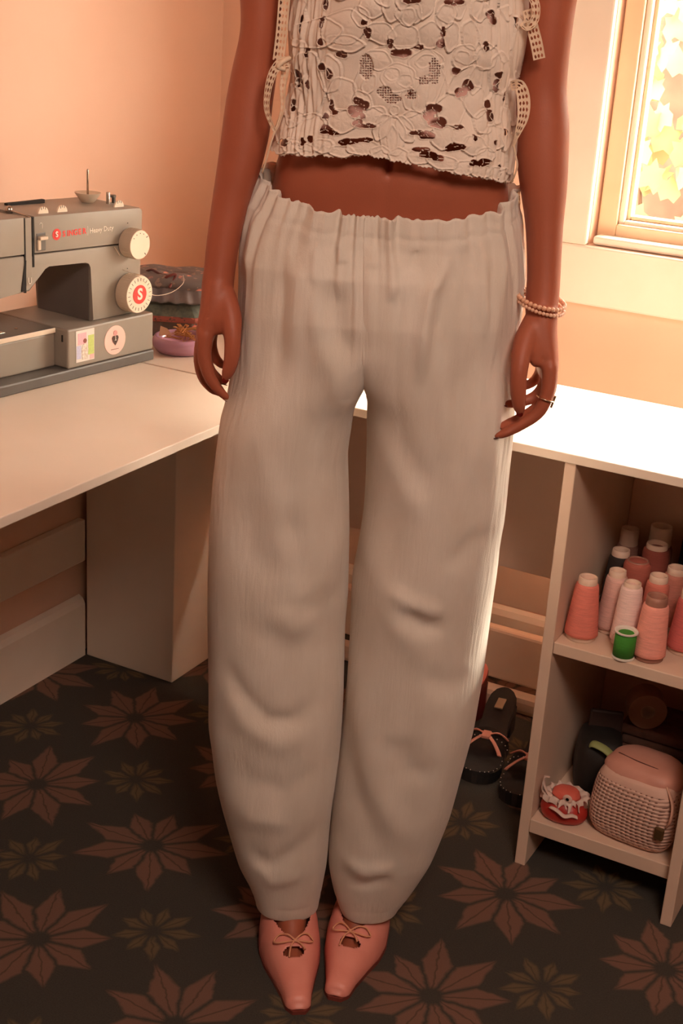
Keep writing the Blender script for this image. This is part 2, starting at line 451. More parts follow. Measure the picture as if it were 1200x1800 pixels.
prism(bm, [(-0.014, 0.0832), (-0.014, 0.2005), (-0.405, 0.2105), (-0.405, 0.137), (-0.300, 0.150), (-0.262, 0.151), (-0.231, 0.1845), (-0.222, 0.188),
           (-0.142, 0.1845), (-0.133, 0.181), (-0.1285, 0.173), (-0.1285, 0.0832)], 'Y', YA, YC, 0.003)
obj('body', bm, M['mgrey'], sm, auto=35)
bm = B(); box(bm, -0.1302, -0.1286, YA + 0.006, YC - 0.006, 0.0835, 0.176, 0.0004); obj('column_inner_face', bm, M['mdark'], sm)
bm = B()
prism(bm, [(-0.0125, 0.2018), (-0.0125, 0.254), (-0.019, 0.2585), (-0.252, 0.2655), (-0.252, 0.2085)], 'Y', YA - 0.0015, YC + 0.0015, 0.003)
obj('top_cover', bm, M['mgrey'], sm, auto=35)
bm = B()
prism(bm, [(-0.2725, 0.2092), (-0.2725, 0.2660), (-0.405, 0.2690), (-0.405, 0.2118)], 'Y', YA - 0.0025, YC + 0.0015, 0.003)
obj('face_cover', bm, M['mgrey'], sm, auto=35)
# thread channel between the two covers: a tongue with solid black strips painting slot shade on both sides
bm = B(); box(bm, -0.2695, -0.2565, YA - 0.0005, YA + 0.05, 0.160, 0.2645, 0.001); obj('thread_guide', bm, M['mgrey'], sm)
for x0, x1, z0 in ((-0.2725, -0.2700, 0.150), (-0.2560, -0.2525, 0.188)):
    bm = B(); box(bm, x0, x1, YA - 0.0012, YA + 0.01, z0, 0.2642); obj('slot', bm, M['black'], sm)
bm = B(); prism(bm, [(-0.2715, 0.200), (-0.2690, 0.200), (-0.2720, 0.153), (-0.2800, 0.153)], 'Y', YA - 0.0014, YA + 0.002); obj('slot', bm, M['black'], sm)
bm = B(); tube(bm, [(-0.2655, YA - 0.0015, 0.173), (-0.2655, YA - 0.0015, 0.1655), (-0.2640, YA - 0.0015, 0.1635), (-0.2615, YA - 0.0015, 0.1635), (-0.2600, YA - 0.0015, 0.1655), (-0.2600, YA - 0.0015, 0.173)], 0.0006, 6); obj('printed_mark', bm, M['white'], sm)
# reverse lever in its recess
bm = B(); box(bm, -0.2490, -0.2285, YA - 0.0022, YA + 0.004, 0.211, 0.240, 0.002); lev = obj('lever_recess', bm, M['mdark'], sm)
bm = B(); box(bm, -0.2465, -0.2305, YA - 0.0095, YA + 0.001, 0.229, 0.2345, 0.0015); obj('lever', bm, M['knob'], lev)
bm = B(); box(bm, -0.2475, -0.2415, YA - 0.005, YA + 0.001, 0.2135, 0.229, 0.001); obj('lever_stem', bm, M['knob'], lev)
bm = B(); tube(bm, spline([(-0.236, YA - 0.0018, 0.246), (-0.236, YA - 0.0018, 0.252), (-0.239, YA - 0.0018, 0.2545), (-0.242, YA - 0.0018, 0.252)], 4), 0.0005, 6); obj('printed_mark', bm, M['white'], sm)
RF = (PI / 2, 0, 0)
def prt(name, s, size, m, x, z, bold=0.0, align='LEFT', y=None):
    return text(name, s, size, m, sm, (x, (YA - 0.0019) if y is None else y, z), RF, 0.0002, align, bold)
# brand mark: white S in a red double ring, the red name, a bar, white lettering
bm = B(); lathe(bm, [(0.0078, -0.0004), (0.0088, -0.0004), (0.0088, 0.0), (0.0078, 0.0)], (-0.2065, YA - 0.0018, 0.2335), 28, 'Y'); obj('brand_ring', bm, M['red'], sm)
bm = B(); lathe(bm, [(0.0066, -0.0004), (0.0066, 0.0)], (-0.2065, YA - 0.0018, 0.2335), 28, 'Y'); obj('brand_disc', bm, M['red'], sm)
prt('brand_letter', 'S', 0.012, M['white'], -0.2065, 0.2333, 0.0003, 'CENTER', YA - 0.0024)
for i, ch in enumerate('SINGER'):
    prt('brand_lettering', ch, 0.0125, M['red'], -0.1938 + (0, 0.0094, 0.0132, 0.0232, 0.0336, 0.0432)[i], 0.2325, 0.0003)
bm = B(); box(bm, -0.1400, -0.1393, YA - 0.0019, YA - 0.0012, 0.225, 0.240); obj('brand_bar', bm, M['white'], sm)
prt('model_lettering', 'Heavy Duty', 0.0112, M['white'], -0.1355, 0.2315)
# dials
def dial(x, z, r, depth, big):
    bm = B(); lathe(bm, [(r, 0.0), (r * 1.0, -depth * 0.86), (r * 0.97, -depth)], (x, YA - 0.0015, z), 40, 'Y')
    k = obj('stitch_dial', bm, M['knob'], sm, auto=40)
    bm = B()
    for i in range(36):
        a = 2 * PI * i / 36
        n0 = len(bm.verts); box(bm, -0.0006, 0.0006, -depth * 0.8, -0.001, -0.0007, 0.0003)
        bm.verts.ensure_lookup_table()
        bmesh.ops.transform(bm, matrix=Matrix.Translation((x, YA - 0.0015, z)) @ Matrix.Rotation(a, 4, 'Y') @ Matrix.Translation((0, 0, r)), verts=bm.verts[n0:])
    obj('grip_ribs', bm, M['knob'], k)
    bm = B(); lathe(bm, [(r * 0.955, 0.0004), (r * 0.955, -0.0008)], (x, YA - 0.0015 - depth, z), 40, 'Y'); obj('dial_face', bm, M['knobface'], k)
    yf = YA - 0.0015 - depth - 0.0009
    if big:
        bm = B(); lathe(bm, [(0.0158, 0.0), (0.0158, -0.0007)], (x, yf, z), 36, 'Y'); obj('dial_badge', bm, M['red'], k)
        text('badge_letter', 'S', 0.026, M['white'], k, (x, yf - 0.001, z - 0.0002), RF, 0.0002, 'CENTER', 0.0009)
        bm = B()
        for i in range(22):
            a = 2 * PI * i / 22 + 0.1
            n0 = len(bm.verts); box(bm, -0.00035, 0.00035, -0.0004, 0, 0.0225, 0.0275)
            bm.verts.ensure_lookup_table()
            bmesh.ops.transform(bm, matrix=Matrix.Translation((x, yf, z)) @ Matrix.Rotation(a, 4, 'Y'), verts=bm.verts[n0:])
        obj('stitch_marks', bm, M['ink'], k)
    else:
        bm = B()
        for i, a in enumerate((-0.9, -0.45, 0.0, 0.45, 0.95, 2.5)):
            n0 = len(bm.verts); box(bm, -0.0006, 0.0006, -0.0004, 0, 0.0180, 0.0195 if i < 4 else 0.0215)
            bm.verts.ensure_lookup_table()
            bmesh.ops.transform(bm, matrix=Matrix.Translation((x, yf, z)) @ Matrix.Rotation(a, 4, 'Y'), verts=bm.verts[n0:])
        obj('stitch_marks', bm, M['ink'], k)
    bm = B(); lathe(bm, [(0.0008, 0), (0.0008, -0.0005)], (x - 0.004, YA - 0.0018, z + r + 0.008), 8, 'Y'); obj('index_dot', bm, M['black'], sm)
dial(-0.0445, 0.2035, 0.0245, 0.024, False)
dial(-0.0445, 0.1210, 0.0320, 0.024, True)
bm = B(); tube(bm, [(-0.079, YA - 0.0016, 0.200), (-0.071, YA - 0.006, 0.186)], 0.0006, 5); obj('pointer', bm, M['knob'], sm)
# things on the top
bm = B(); lathe(bm, [(0.010, 0.0), (0.013, 0.003), (0.021, 0.0145), (0.0215, 0.016), (0.019, 0.0155), (0.004, 0.012)], (-0.062, 0.095, 0.2605), 28); sp = obj('spool_rest', bm, M['knob'], sm, auto=40)
bm = B(); lathe(bm, [(0.0018, 0.0), (0.0018, 0.041), (0.001, 0.043)], (-0.062, 0.095, 0.2715), 10); obj('spool_pin', bm, M['steel'], sp, smooth=True)
bm = B(); lathe(bm, [(0.0034, 0.0), (0.0034, 0.018), (0.0028, 0.019)], (-0.040, 0.070, 0.2595), 12); obj('bobbin_winder_pin', bm, M['steel'], sm, auto=40)
bm = B(); lathe(bm, [(0.0035, 0), (0.0035, 0.010)], (-0.022, 0.075, 0.2585), 12); lathe(bm, [(0.0062, 0.010), (0.0062, 0.0135)], (-0.025, 0.075, 0.2585), 14); obj('winder_stop', bm, M['mdark'], sm, auto=40)
for x, y in ((-0.218, 0.035), (-0.178, 0.035), (-0.048, 0.038)):
    bm = B(); lathe(bm, [(0.0105, -0.0015), (0.0105, 0.0015)], (x, y, 0.2605 + (-x) * 0.03 - 0.0025), 28, 'Y'); dd = obj('tension_dial', bm, M['knobface'], sm)
    bm = B()
    for k in (-1, 0, 1): box(bm, x + k * 0.004 - 0.0004, x + k * 0.004 + 0.0004, y - 0.0019, y - 0.0014, 0.2650 + (-x) * 0.03 - abs(k) * 0.0012, 0.2685 + (-x) * 0.03 - abs(k) * 0.0012)
    obj('dial_ticks', bm, M['ink'], dd)
bm = B(); box(bm, -0.215, -0.135, 0.118, 0.126, 0.262, 0.268, 0.001); obj('carry_handle_slot', bm, M['black'], sm)  # solid black bar paints the slot's inner shade
bm = B(); lathe(bm, [(0.0055, 0.0), (0.006, 0.004), (0.005, 0.009), (0.002, 0.011)], (-0.262, 0.062, 0.2652), 16); obj('thread_guide_post', bm, M['steel'], sm, smooth=True)
bm = B(); tube(bm, spline([(-0.266, 0.055, 0.271), (-0.263, 0.03, 0.2675), (-0.258, 0.019, 0.2640)], 4), 0.0018, 8, flat=0.6); obj('thread_guide_arm', bm, M['steel'], sm, smooth=True)
# needle side
bm = B(); lathe(bm, [(0.003, 0.0), (0.003, 0.04)], (-0.312, 0.085, 0.112), 12); obj('needle_bar', bm, M['steel'], sm, smooth=True)
bm = B(); lathe(bm, [(0.0028, -0.02), (0.0028, 0.004), (0.0052, 0.004), (0.0052, 0.008), (0.0016, 0.008), (0.0016, 0.018)], (-0.306, 0.07, 0.130), 14, 'X'); obj('needle_screw', bm, M['steel'], sm, auto=40)
bm = B(); lathe(bm, [(0.0004, 0.0), (0.0009, 0.012), (0.0009, 0.025)], (-0.312, 0.085, 0.088), 8); obj('needle', bm, M['steel'], sm, smooth=True)
bm = B(); box(bm, -0.322, -0.302, 0.066, 0.105, 0.0850, 0.0872, 0.0006); box(bm, -0.320, -0.314, 0.088, 0.092, 0.087, 0.15, 0.0006); obj('presser_foot', bm, M['steel'], sm)
bm = B(); lathe(bm, [(0.0028, 0), (0.0028, 0.001)], (-0.255, 0.06, 0.0832), 12); obj('plate_screw', bm, M['steel'], sm)
bm = B(); box(bm, -0.2012, -0.2002, 0.012, 0.0145, 0.062, 0.073); obj('latch_slot', bm, M['black'], sm)  # black sliver painted as the shade of the latch opening
# stickers on the base
bm = B(); box(bm, -0.183, -0.142, 0.0002, 0.0008, 0.0265, 0.0785, 0.0002); st = obj('rectangular_sticker', bm, mat('sticker_pale', rgb(232, 226, 220), 0.5), sm)
for nm, c, x0, x1, z0, z1 in (('sticker_print', (238, 178, 190), -0.179, -0.160, 0.055, 0.074), ('sticker_print', (190, 208, 120), -0.156, -0.143, 0.036, 0.068),
                              ('sticker_print', (196, 198, 226), -0.182, -0.172, 0.032, 0.054), ('sticker_print', (240, 190, 190), -0.152, -0.143, 0.028, 0.036)):
    bm = B(); box(bm, x0, x1, -0.0001, 0.0003, z0, z1); obj(nm, bm, mat('sticker_ink', rgb(*c), 0.5, rgb(*[min(255, int(v * 1.06)) for v in c]), 300), st)
bm = B(); prism(bm, [(-0.169, 0.030), (-0.158, 0.030), (-0.156, 0.046), (-0.160, 0.056), (-0.167, 0.056), (-0.171, 0.046)], 'Y', -0.0004, 0.0001); obj('sticker_figure', bm, mat('sticker_cream', rgb(240, 236, 226), 0.5, rgb(206, 190, 176), 260), st)
bm = B(); lathe(bm, [(0.0038, 0), (0.0038, -0.0004)], (-0.1635, -0.0002, 0.0605), 14, 'Y'); obj('sticker_figure', bm, mat('sticker_brown', rgb(130, 70, 60), 0.5), st)
bm = B(); lathe(bm, [(0.0245, 0.0006), (0.0245, -0.0001)], (-0.094, 0.0004, 0.0500), 40, 'Y'); st2 = obj('round_sticker', bm, mat('sticker_pink', rgb(248, 206, 196), 0.5), sm)
heart = [(0, -0.012), (0.0055, -0.005), (0.0075, 0.001), (0.0055, 0.0045), (0.002, 0.0045), (0, 0.0025), (-0.002, 0.0045), (-0.0055, 0.0045), (-0.0075, 0.001), (-0.0055, -0.005)]
bm = B(); prism(bm, [(-0.094 + a, 0.053 + b) for a, b in heart], 'Y', -0.0006, 0.0); obj('sticker_heart', bm, M['ink'], st2)
bm = B(); lathe(bm, [(0.0045, 0), (0.0045, -0.0006)], (-0.094, 0.0, 0.0620), 18, 'Y'); obj('sticker_head', bm, mat('sticker_rose', rgb(222, 160, 156), 0.5), st2)
bm = B(); box(bm, -0.0945, -0.0932, -0.0010, -0.0005, 0.050, 0.056); box(bm, -0.096, -0.092, -0.0010, -0.0005, 0.0495, 0.0505); obj('sticker_mark', bm, M['white'], st2)
bm = B(); box(bm, -0.104, -0.086, -0.0005, -0.0001, 0.0345, 0.0351); obj('sticker_line', bm, M['ink'], st2)
# loose thread that runs from the lower dial to the basket
bm = B(); tube(bm, spline([(-0.060, YA - 0.002, 0.160), (-0.046, YA - 0.030, 0.150), (-0.020, YA - 0.02, 0.131), (0.03, 0.03, 0.103), (0.085, 0.04, 0.098), (0.125, 0.047, 0.108), (0.142, 0.062, 0.118)], 6), 0.0005, 5)
obj('loose_thread', bm, M['thread'], sm, smooth=True)

# ------------------------------------------------------------------ sewing baskets behind the machine
def floral(name, base, petals, scale, t0=0.18, base2=None, rough=0.8, petals2=None):
    m = bpy.data.materials.new(name); m.use_nodes = True; nt = m.node_tree; b = nt.nodes['Principled BSDF']
    b.inputs['Roughness'].default_value = rough
    tc = nd(nt, 'ShaderNodeTexCoord'); v = nd(nt, 'ShaderNodeTexVoronoi'); v.inputs['Scale'].default_value = scale
    n = nd(nt, 'ShaderNodeTexNoise'); n.inputs['Scale'].default_value = scale * 2.4
    nt.links.new(tc.outputs['Object'], v.inputs['Vector']); nt.links.new(tc.outputs['Object'], n.inputs['Vector'])
    add = nd(nt, 'ShaderNodeMath', operation='MULTIPLY_ADD'); add.inputs[1].default_value = 0.5
    nt.links.new(n.outputs['Fac'], add.inputs[0]); nt.links.new(v.outputs['Distance'], add.inputs[2])
    r = nd(nt, 'ShaderNodeValToRGB'); e = r.color_ramp.elements
    e[0].position = t0 + 0.25; e[0].color = petals; e[1].position = t0 + 0.33; e[1].color = base
    if petals2:
        x = e.new(t0 + 0.12); x.color = petals2
    nt.links.new(add.outputs[0], r.inputs['Fac'])
    mxx = nd(nt, 'ShaderNodeMix', data_type='RGBA'); mxx.inputs[7].default_value = base2 or base
    nt.links.new(r.outputs['Color'], mxx.inputs[6]); m2 = nd(nt, 'ShaderNodeMath', operation='GREATER_THAN'); m2.inputs[1].default_value = 0.62
    nt.links.new(n.outputs['Fac'], m2.inputs[0]); nt.links.new(m2.outputs[0], mxx.inputs[0])
    nt.links.new(mxx.outputs[2], b.inputs['Base Color'])
    return m
M['fl_dark'] = floral('dark_floral_cotton', rgb(116, 108, 108), rgb(226, 146, 130), 34, 0.16, rgb(150, 130, 122), petals2=rgb(236, 170, 150))
M['fl_red'] = floral('red_floral_print', rgb(104, 86, 80), rgb(196, 92, 74), 42, 0.22, rgb(104, 96, 88), petals2=rgb(226, 150, 126))
M['fl_band'] = floral('floral_border', rgb(152, 84, 74), rgb(206, 120, 100), 70, 0.2, rgb(90, 72, 66))
M['ruff'] = mat('slate_ruffle', rgb(116, 110, 114), 0.75, rgb(134, 126, 128), 40)
M['green_tin'] = mat('dark_green_paper', rgb(92, 100, 92), 0.7, rgb(120, 126, 112), 120)
RZ = math.radians(27)
bk = empty('sewing_box', (-1.462, 2.105, 0.72), RZ, 'eight-sided dark floral sewing box under the ruffled cushion', 'box')
def octo(hw, hd, c): return [(-hw, -hd + c), (-hw + c, -hd), (hw - c, -hd), (hw, -hd + c), (hw, hd - c), (hw - c, hd), (-hw + c, hd), (-hw, hd - c)]
def octloft(bm, rows):
    prev = None; n = 8
    for hw, hd, c, z in rows:
        ring = [bm.verts.new((x, y, z)) for x, y in octo(hw, hd, c)]
        if prev is None: bm.faces.new(ring[::-1])
        else:
            for i in range(n): bm.faces.new((prev[i], prev[(i + 1) % n], ring[(i + 1) % n], ring[i]))
        prev = ring
    bm.faces.new(prev)
bm = B(); octloft(bm, [(0.070, 0.048, 0.028, 0.0), (0.071, 0.049, 0.028, 0.0285)]); obj('box_body', bm, M['fl_red'], bk)
bm = B(); octloft(bm, [(0.078, 0.054, 0.030, 0.0288), (0.081, 0.057, 0.031, 0.034), (0.081, 0.057, 0.031, 0.0395)]); obj('floral_border', bm, M['fl_band'], bk)
bm = B(); octloft(bm, [(0.080, 0.056, 0.031, 0.0398), (0.066, 0.044, 0.026, 0.058)]); obj('lid', bm, M['green_tin'], bk)
bm = B(); octloft(bm, [(0.0665, 0.0445, 0.026, 0.0582), (0.0665, 0.0445, 0.026, 0.0655)]); obj('lid_rim', bm, mat('black_green_rim', rgb(46, 52, 48), 0.6, rgb(64, 70, 62), 150), bk)
cu = empty('ruffled_cushion', (-1.462, 2.105, 0.7857), RZ, 'floral padded cushion with a slate ruffle on top of the sewing box', 'cushion')
rows = []; n = 120
bm = B(); prev = None
for k, (s, z) in enumerate([(0.94, 0.006), (1.0, 0.002), (1.08, -0.0), (1.09, 0.004), (1.02, 0.016), (0.96, 0.027)]):
    ring = []
    for i in range(n):
        a = 2 * PI * i / n; q = 4
        cx, sy = math.cos(a), math.sin(a)
        rr = (abs(cx) ** q + abs(sy) ** q) ** (-1.0 / q)
        f = s + (0.035 * math.sin(a * 26 + k * 0.4) + 0.02 * math.sin(a * 15 + 1)) * (1.0 if 0 < k < 5 else 0.3)
        ring.append(bm.verts.new((cx * rr * 0.082 * f, sy * rr * 0.056 * f, z + 0.0012 * math.sin(a * 19))))
    if prev:
        for i in range(n): bm.faces.new((prev[i], prev[(i + 1) % n], ring[(i + 1) % n], ring[i]))
    else: bm.faces.new(ring[::-1])
    prev = ring
bm.faces.new(prev); obj('ruffle', bm, M['ruff'], cu, smooth=True)
bm = B(); prev = None; n = 48
for s, z in [(0.98, 0.024), (1.05, 0.030), (1.05, 0.037), (0.96, 0.044), (0.7, 0.0480), (0.35, 0.0470), (0.02, 0.044)]:
    ring = []
    for i in range(n):
        a = 2 * PI * i / n; cx, sy = math.cos(a), math.sin(a); rr = (abs(cx) ** 4 + abs(sy) ** 4) ** -0.25
        ring.append(bm.verts.new((cx * rr * 0.082 * s, sy * rr * 0.056 * s, z + 0.0016 * math.sin(5 * a + s * 4))))
    if prev:
        for i in range(n): bm.faces.new((prev[i], prev[(i + 1) % n], ring[(i + 1) % n], ring[i]))
    else: bm.faces.new(ring[::-1])
    prev = ring
bm.faces.new(prev); obj('padded_top', bm, M['fl_dark'], cu, smooth=True)
bm = B(); tube(bm, spline([(-0.01, -0.05, 0.040), (0.0, -0.055, 0.048), (0.012, -0.05, 0.050), (0.006, -0.056, 0.036), (0.002, -0.061, 0.028)], 5), 0.0026, 8); obj('ribbon_bow', bm, mat('wine_ribbon', rgb(110, 52, 48), 0.6), cu, smooth=True)
bm = B(); tube(bm, spline([(-0.05, -0.02, 0.044), (-0.035, -0.03, 0.052), (-0.02, -0.035, 0.047), (0.0, -0.05, 0.046)], 5), 0.0022, 8); obj('ribbon_tail', bm, mat('wine_ribbon_dark', rgb(90, 48, 46), 0.6), cu, smooth=True)

# ------------------------------------------------------------------ lilac dish full of pins
M['lilac'] = mat('lilac_glaze', rgb(196, 150, 178), 0.22, rgb(190, 143, 172), 8, coat=0.5)
M['gold'] = mat('brass_pin', rgb(206, 160, 110), 0.3, metal=1.0)
ds = empty('pin_dish', (-1.364, 1.992, 0.72), 0, 'glossy round lilac dish beside the sewing machine, holding safety pins', 'dish')
bm = B(); lathe(bm, [(0.036, 0.0), (0.043, 0.002), (0.050, 0.012), (0.050, 0.021), (0.046, 0.0285), (0.0435, 0.0285), (0.044, 0.022), (0.040, 0.012), (0.0, 0.012)], n=44)
obj('bowl', bm, M['lilac'], ds, smooth=True)
r = random.Random(11)
for i in range(18):
    a, rr = r.uniform(0, 2 * PI), r.uniform(0.0, 0.024); z = 0.022 + 0.0013 * i * 0.9
    p = empty('safety_pin', (-1.364 + rr * math.cos(a), 1.992 + rr * math.sin(a), 0.72 + z), r.uniform(0, PI), 'small brass safety pin heaped in the lilac dish', 'pin', 'safety pins in the lilac dish')
    p.rotation_euler[0] = r.uniform(-0.35, 0.35); p.rotation_euler[1] = r.uniform(-0.3, 0.3)
    L = r.uniform(0.012, 0.016)
    bm = B(); tube(bm, spline([(L, 0.001, 0), (-L, 0.0, 0), (-L - 0.002, 0.0022, 0), (-L, 0.0042, 0), (L, 0.006, 0)], 4), 0.0007, 6); obj('wire', bm, M['gold'], p, smooth=True)
    bm = B(); box(bm, L - 0.001, L + 0.004, -0.0006, 0.0068, -0.0012, 0.0012, 0.0008); obj('clasp', bm, M['gold'], p)
bm = B(); prism(bm, [(-0.012, 0), (0.010, 0.004), (0.002, 0.014), (-0.010, 0.018)], 'Y', 0, 0.0012)
o = obj('paper_scrap', bm, mat('cream_card', rgb(226, 186, 150), 0.8)); o.location = (-1.388, 1.98, 0.745); o.rotation_euler = (-0.3, 0, 0.5)
tag(o, 'folded cream card scrap sticking out of the lilac dish', 'paper')
# ------------------------------------------------------------------ thread cones on the shelf
ZS = 0.412
def yarn(name, c):
    m = mat(name, rgb(*c), 0.8, rgb(*[min(255, int(v * 1.07)) for v in c]), 60, stretch=(1, 1, 8))
    nt = m.node_tree; b = nt.nodes['Principled BSDF']
    w = nd(nt, 'ShaderNodeTexWave', wave_type='BANDS', bands_direction='Z'); w.inputs['Scale'].default_value = 160; w.inputs['Distortion'].default_value = 3
    tc = nd(nt, 'ShaderNodeTexCoord'); nt.links.new(tc.outputs['Object'], w.inputs['Vector'])
    bp = nd(nt, 'ShaderNodeBump'); bp.inputs['Strength'].default_value = 0.35; bp.inputs['Distance'].default_value = 0.001
    nt.links.new(w.outputs['Fac'], bp.inputs['Height']); nt.links.new(bp.outputs[0], b.inputs['Normal'])
    return m
M['core'] = mat('cone_core', rgb(226, 196, 176), 0.5)
M['core_b'] = mat('brown_cone_core', rgb(160, 112, 96), 0.5)
def cone(x, y, col, label, h=0.104, rb=0.0262, rt=0.0178, wrap=0.89, core=None, cat='thread', grp=None, mat_=None):
    t = empty('thread_cone', (x, y, ZS), RND.uniform(0, 6), label, cat, grp)
    core = core or M['core']; rc = rt * 0.80; rcb = rb * 0.80
    bm = B(); lathe(bm, [(rcb, 0.0), (rcb + 0.002, 0.001), (rcb, 0.006), (rc + 0.0006, h * 0.93), (rc, h), (rc - 0.0018, h + 0.0006), (rc - 0.003, h - 0.002), (rc - 0.004, h * 0.5), (0.0, h * 0.45)], n=26)
    obj('core', bm, core, t, smooth=True)
    bm = B(); z1 = h * wrap
    lathe(bm, [(rcb + 0.001, 0.007), (rb, 0.009), (rb * 0.985, 0.015), (rt * 1.04, z1 - 0.006), (rt * 0.97, z1 - 0.001), (rc * 0.98, z1 + 0.002)], n=30)
    obj('thread_wrap', bm, mat_ or yarn('thread_' + '_'.join(map(str, col)), col), t, smooth=True)
    return t
G = 'thread cones on the shelf'
cone(-0.560, 1.936, (216, 122, 108), 'deep salmon thread cone standing alone by the divider panel', grp=G)
cone(-0.530, 1.990, (216, 174, 164), 'slim pale rose thread cone behind the green spool', rb=0.0235, rt=0.0165, wrap=0.9, grp=G)
cone(-0.496, 1.957, (234, 204, 198), 'off-white pink thread cone right behind the green spool', rb=0.0235, rt=0.0165, wrap=0.93, grp=G)
cone(-0.449, 1.930, (234, 158, 144), 'peach thread cone on a brown core next to the green spool', rb=0.0255, rt=0.0195, wrap=0.86, core=M['core_b'], grp=G)
cone(-0.412, 1.985, (212, 112, 106), 'coral thread cone beside the peach cone with brown core', rb=0.0245, rt=0.017, wrap=0.86, grp=G)
cone(-0.470, 2.010, (206, 120, 104), 'dusty coral thread cone hidden behind the peach cone', rb=0.022, rt=0.0175, grp=G)
cone(-0.455, 2.060, (200, 132, 116), 'rosy beige thread cone in the second row by the black cone', rb=0.0225, rt=0.0185, grp=G)
cone(-0.515, 2.045, (168, 92, 78), 'brick-pink full thread cone without a bare rim', rb=0.024, rt=0.021, wrap=0.97, h=0.106, core=M['core_b'], grp=G)
cone(-0.553, 2.078, (44, 34, 30), 'black thread cone with a pale rim close to the divider panel', rb=0.024, rt=0.0175, grp=G)
cone(-0.503, 2.105, (146, 74, 62), 'rust brown thread cone in the third row', rb=0.025, rt=0.021, wrap=0.92, h=0.118, grp=G)
cone(-0.430, 2.120, (34, 28, 26), 'black thread cone with a pale rim beside the rosy beige cone', rb=0.025, rt=0.019, wrap=0.8, h=0.112, grp=G)
cone(-0.455, 2.180, (30, 26, 26), 'fat black thread cone wound to the top at the back', rb=0.027, rt=0.024, wrap=0.96, h=0.128, core=M['core_b'], grp=G)
cone(-0.400, 2.172, (150, 120, 104), 'greyish beige thread cone at the back of the shelf', rb=0.026, rt=0.022, wrap=0.75, h=0.118, grp=G)
cone(-0.516, 2.172, (150, 104, 90), 'taupe pink thread cone against the back panel', rb=0.026, rt=0.022, wrap=0.72, h=0.124, grp=G)
cone(-0.562, 2.150, (160, 118, 104), 'dim beige thread cone squeezed between divider and back panel', rb=0.022, rt=0.018, wrap=0.75, h=0.116, grp=G)
cone(-0.382, 2.045, (214, 140, 122), 'pink thread cone close to the side panel of the shelf', rb=0.024, rt=0.018, grp=G)
gs = empty('thread_spool', (-0.482, 1.908, ZS), 0, 'small bright green thread spool with white rims at the shelf edge', 'thread')
bm = B(); lathe(bm, [(0.0165, 0), (0.0175, 0.001), (0.0175, 0.003), (0.0155, 0.004), (0.012, 0.004), (0.012, 0.042), (0.0165, 0.042), (0.0185, 0.0435), (0.0185, 0.0455), (0.0168, 0.046), (0.0135, 0.0445), (0.012, 0.036), (0, 0.035)], n=32); obj('spool', bm, mat('white_plastic', rgb(226, 218, 208), 0.4), gs, auto=40)
bm = B(); lathe(bm, [(0.0125, 0.0042), (0.0163, 0.0046), (0.0165, 0.022), (0.0163, 0.0414), (0.0125, 0.0418)], n=32); obj('thread_wrap', bm, yarn('thread_green', (58, 132, 40)), gs, smooth=True)

# ------------------------------------------------------------------ lower shelf
ZL = 0.093
def rbox(bm, hx, hy, z0, z1, q=4.0, top=0.7, nu=40, nv=18, puff=0.12, wob=0.0, seed=1):
    """soft rounded bag shape"""
    prev = None; rr = random.Random(seed); ph = [rr.uniform(0, 6) for _ in range(4)]
    for j in range(nv + 1):
        v = j / nv; z = z0 + (z1 - z0) * v
        s = (1 - abs(2 * v - 1) ** 5 * 0.16) * (1.0 + puff * math.sin(PI * v) ) * (1 - (1 - top) * v ** 2.2)
        if j == 0: s *= 0.9
        if j == nv: s *= 0.62
        ring = []
        for i in range(nu):
            a = 2 * PI * i / nu; cx, sy = math.cos(a), math.sin(a); k = (abs(cx) ** q + abs(sy) ** q) ** (-1 / q)
            w = 1 + wob * (math.sin(3 * a + ph[0] + 5 * v) + 0.6 * math.sin(7 * a + ph[1] - 7 * v))
            ring.append(bm.verts.new((cx * k * hx * s * w, sy * k * hy * s * w, z)))
        if prev:
            for i in range(nu): bm.faces.new((prev[i], prev[(i + 1) % nu], ring[(i + 1) % nu], ring[i]))
        else: bm.faces.new(ring[::-1])
        prev = ring
    bm.faces.new(prev)
def woven():
    m = bpy.data.materials.new('woven_leather'); m.use_nodes = True; nt = m.node_tree; X.nt = nt; b = nt.nodes['Principled BSDF']
    tc = nd(nt, 'ShaderNodeTexCoord'); sp_ = nd(nt, 'ShaderNodeSeparateXYZ'); nt.links.new(tc.outputs['Object'], sp_.inputs[0])
    n = nd(nt, 'ShaderNodeTexNoise'); n.inputs['Scale'].default_value = 25; nt.links.new(tc.outputs['Object'], n.inputs['Vector'])
    x, y, z = (X(sp_.outputs[i]) for i in range(3))
    wv = X(n.outputs['Fac']) * 0.006
    u = (x - y) * 0.7 + wv; v = z + wv
    k = 2 * PI / 0.0125
    s = xf('SINE', (u + v) * k) * xf('SINE', (u - v) * k)
    hole = xf('GREATER_THAN', s, 0.72)
    hole = hole * xf('LESS_THAN', z, 0.104)
    c = nd(nt, 'ShaderNodeMix', data_type='RGBA'); c.inputs[6].default_value = rgb(214, 176, 160); c.inputs[7].default_value = rgb(118, 74, 60)
    nt.links.new((hole * 0.9).v, c.inputs[0]); nt.links.new(c.outputs[2], b.inputs['Base Color'])
    bp = nd(nt, 'ShaderNodeBump'); bp.inputs['Strength'].default_value = 0.8; bp.inputs['Distance'].default_value = 0.003
    nt.links.new((s * -0.5 * xf('LESS_THAN', z, 0.104)).v, bp.inputs['Height']); nt.links.new(bp.outputs[0], b.inputs['Normal'])
    b.inputs['Roughness'].default_value = 0.55
    return m
hb = empty('woven_handbag', (-0.430, 1.957, ZL), math.radians(-7), 'pale pink woven handbag with a zipped top on the lower shelf', 'bag')
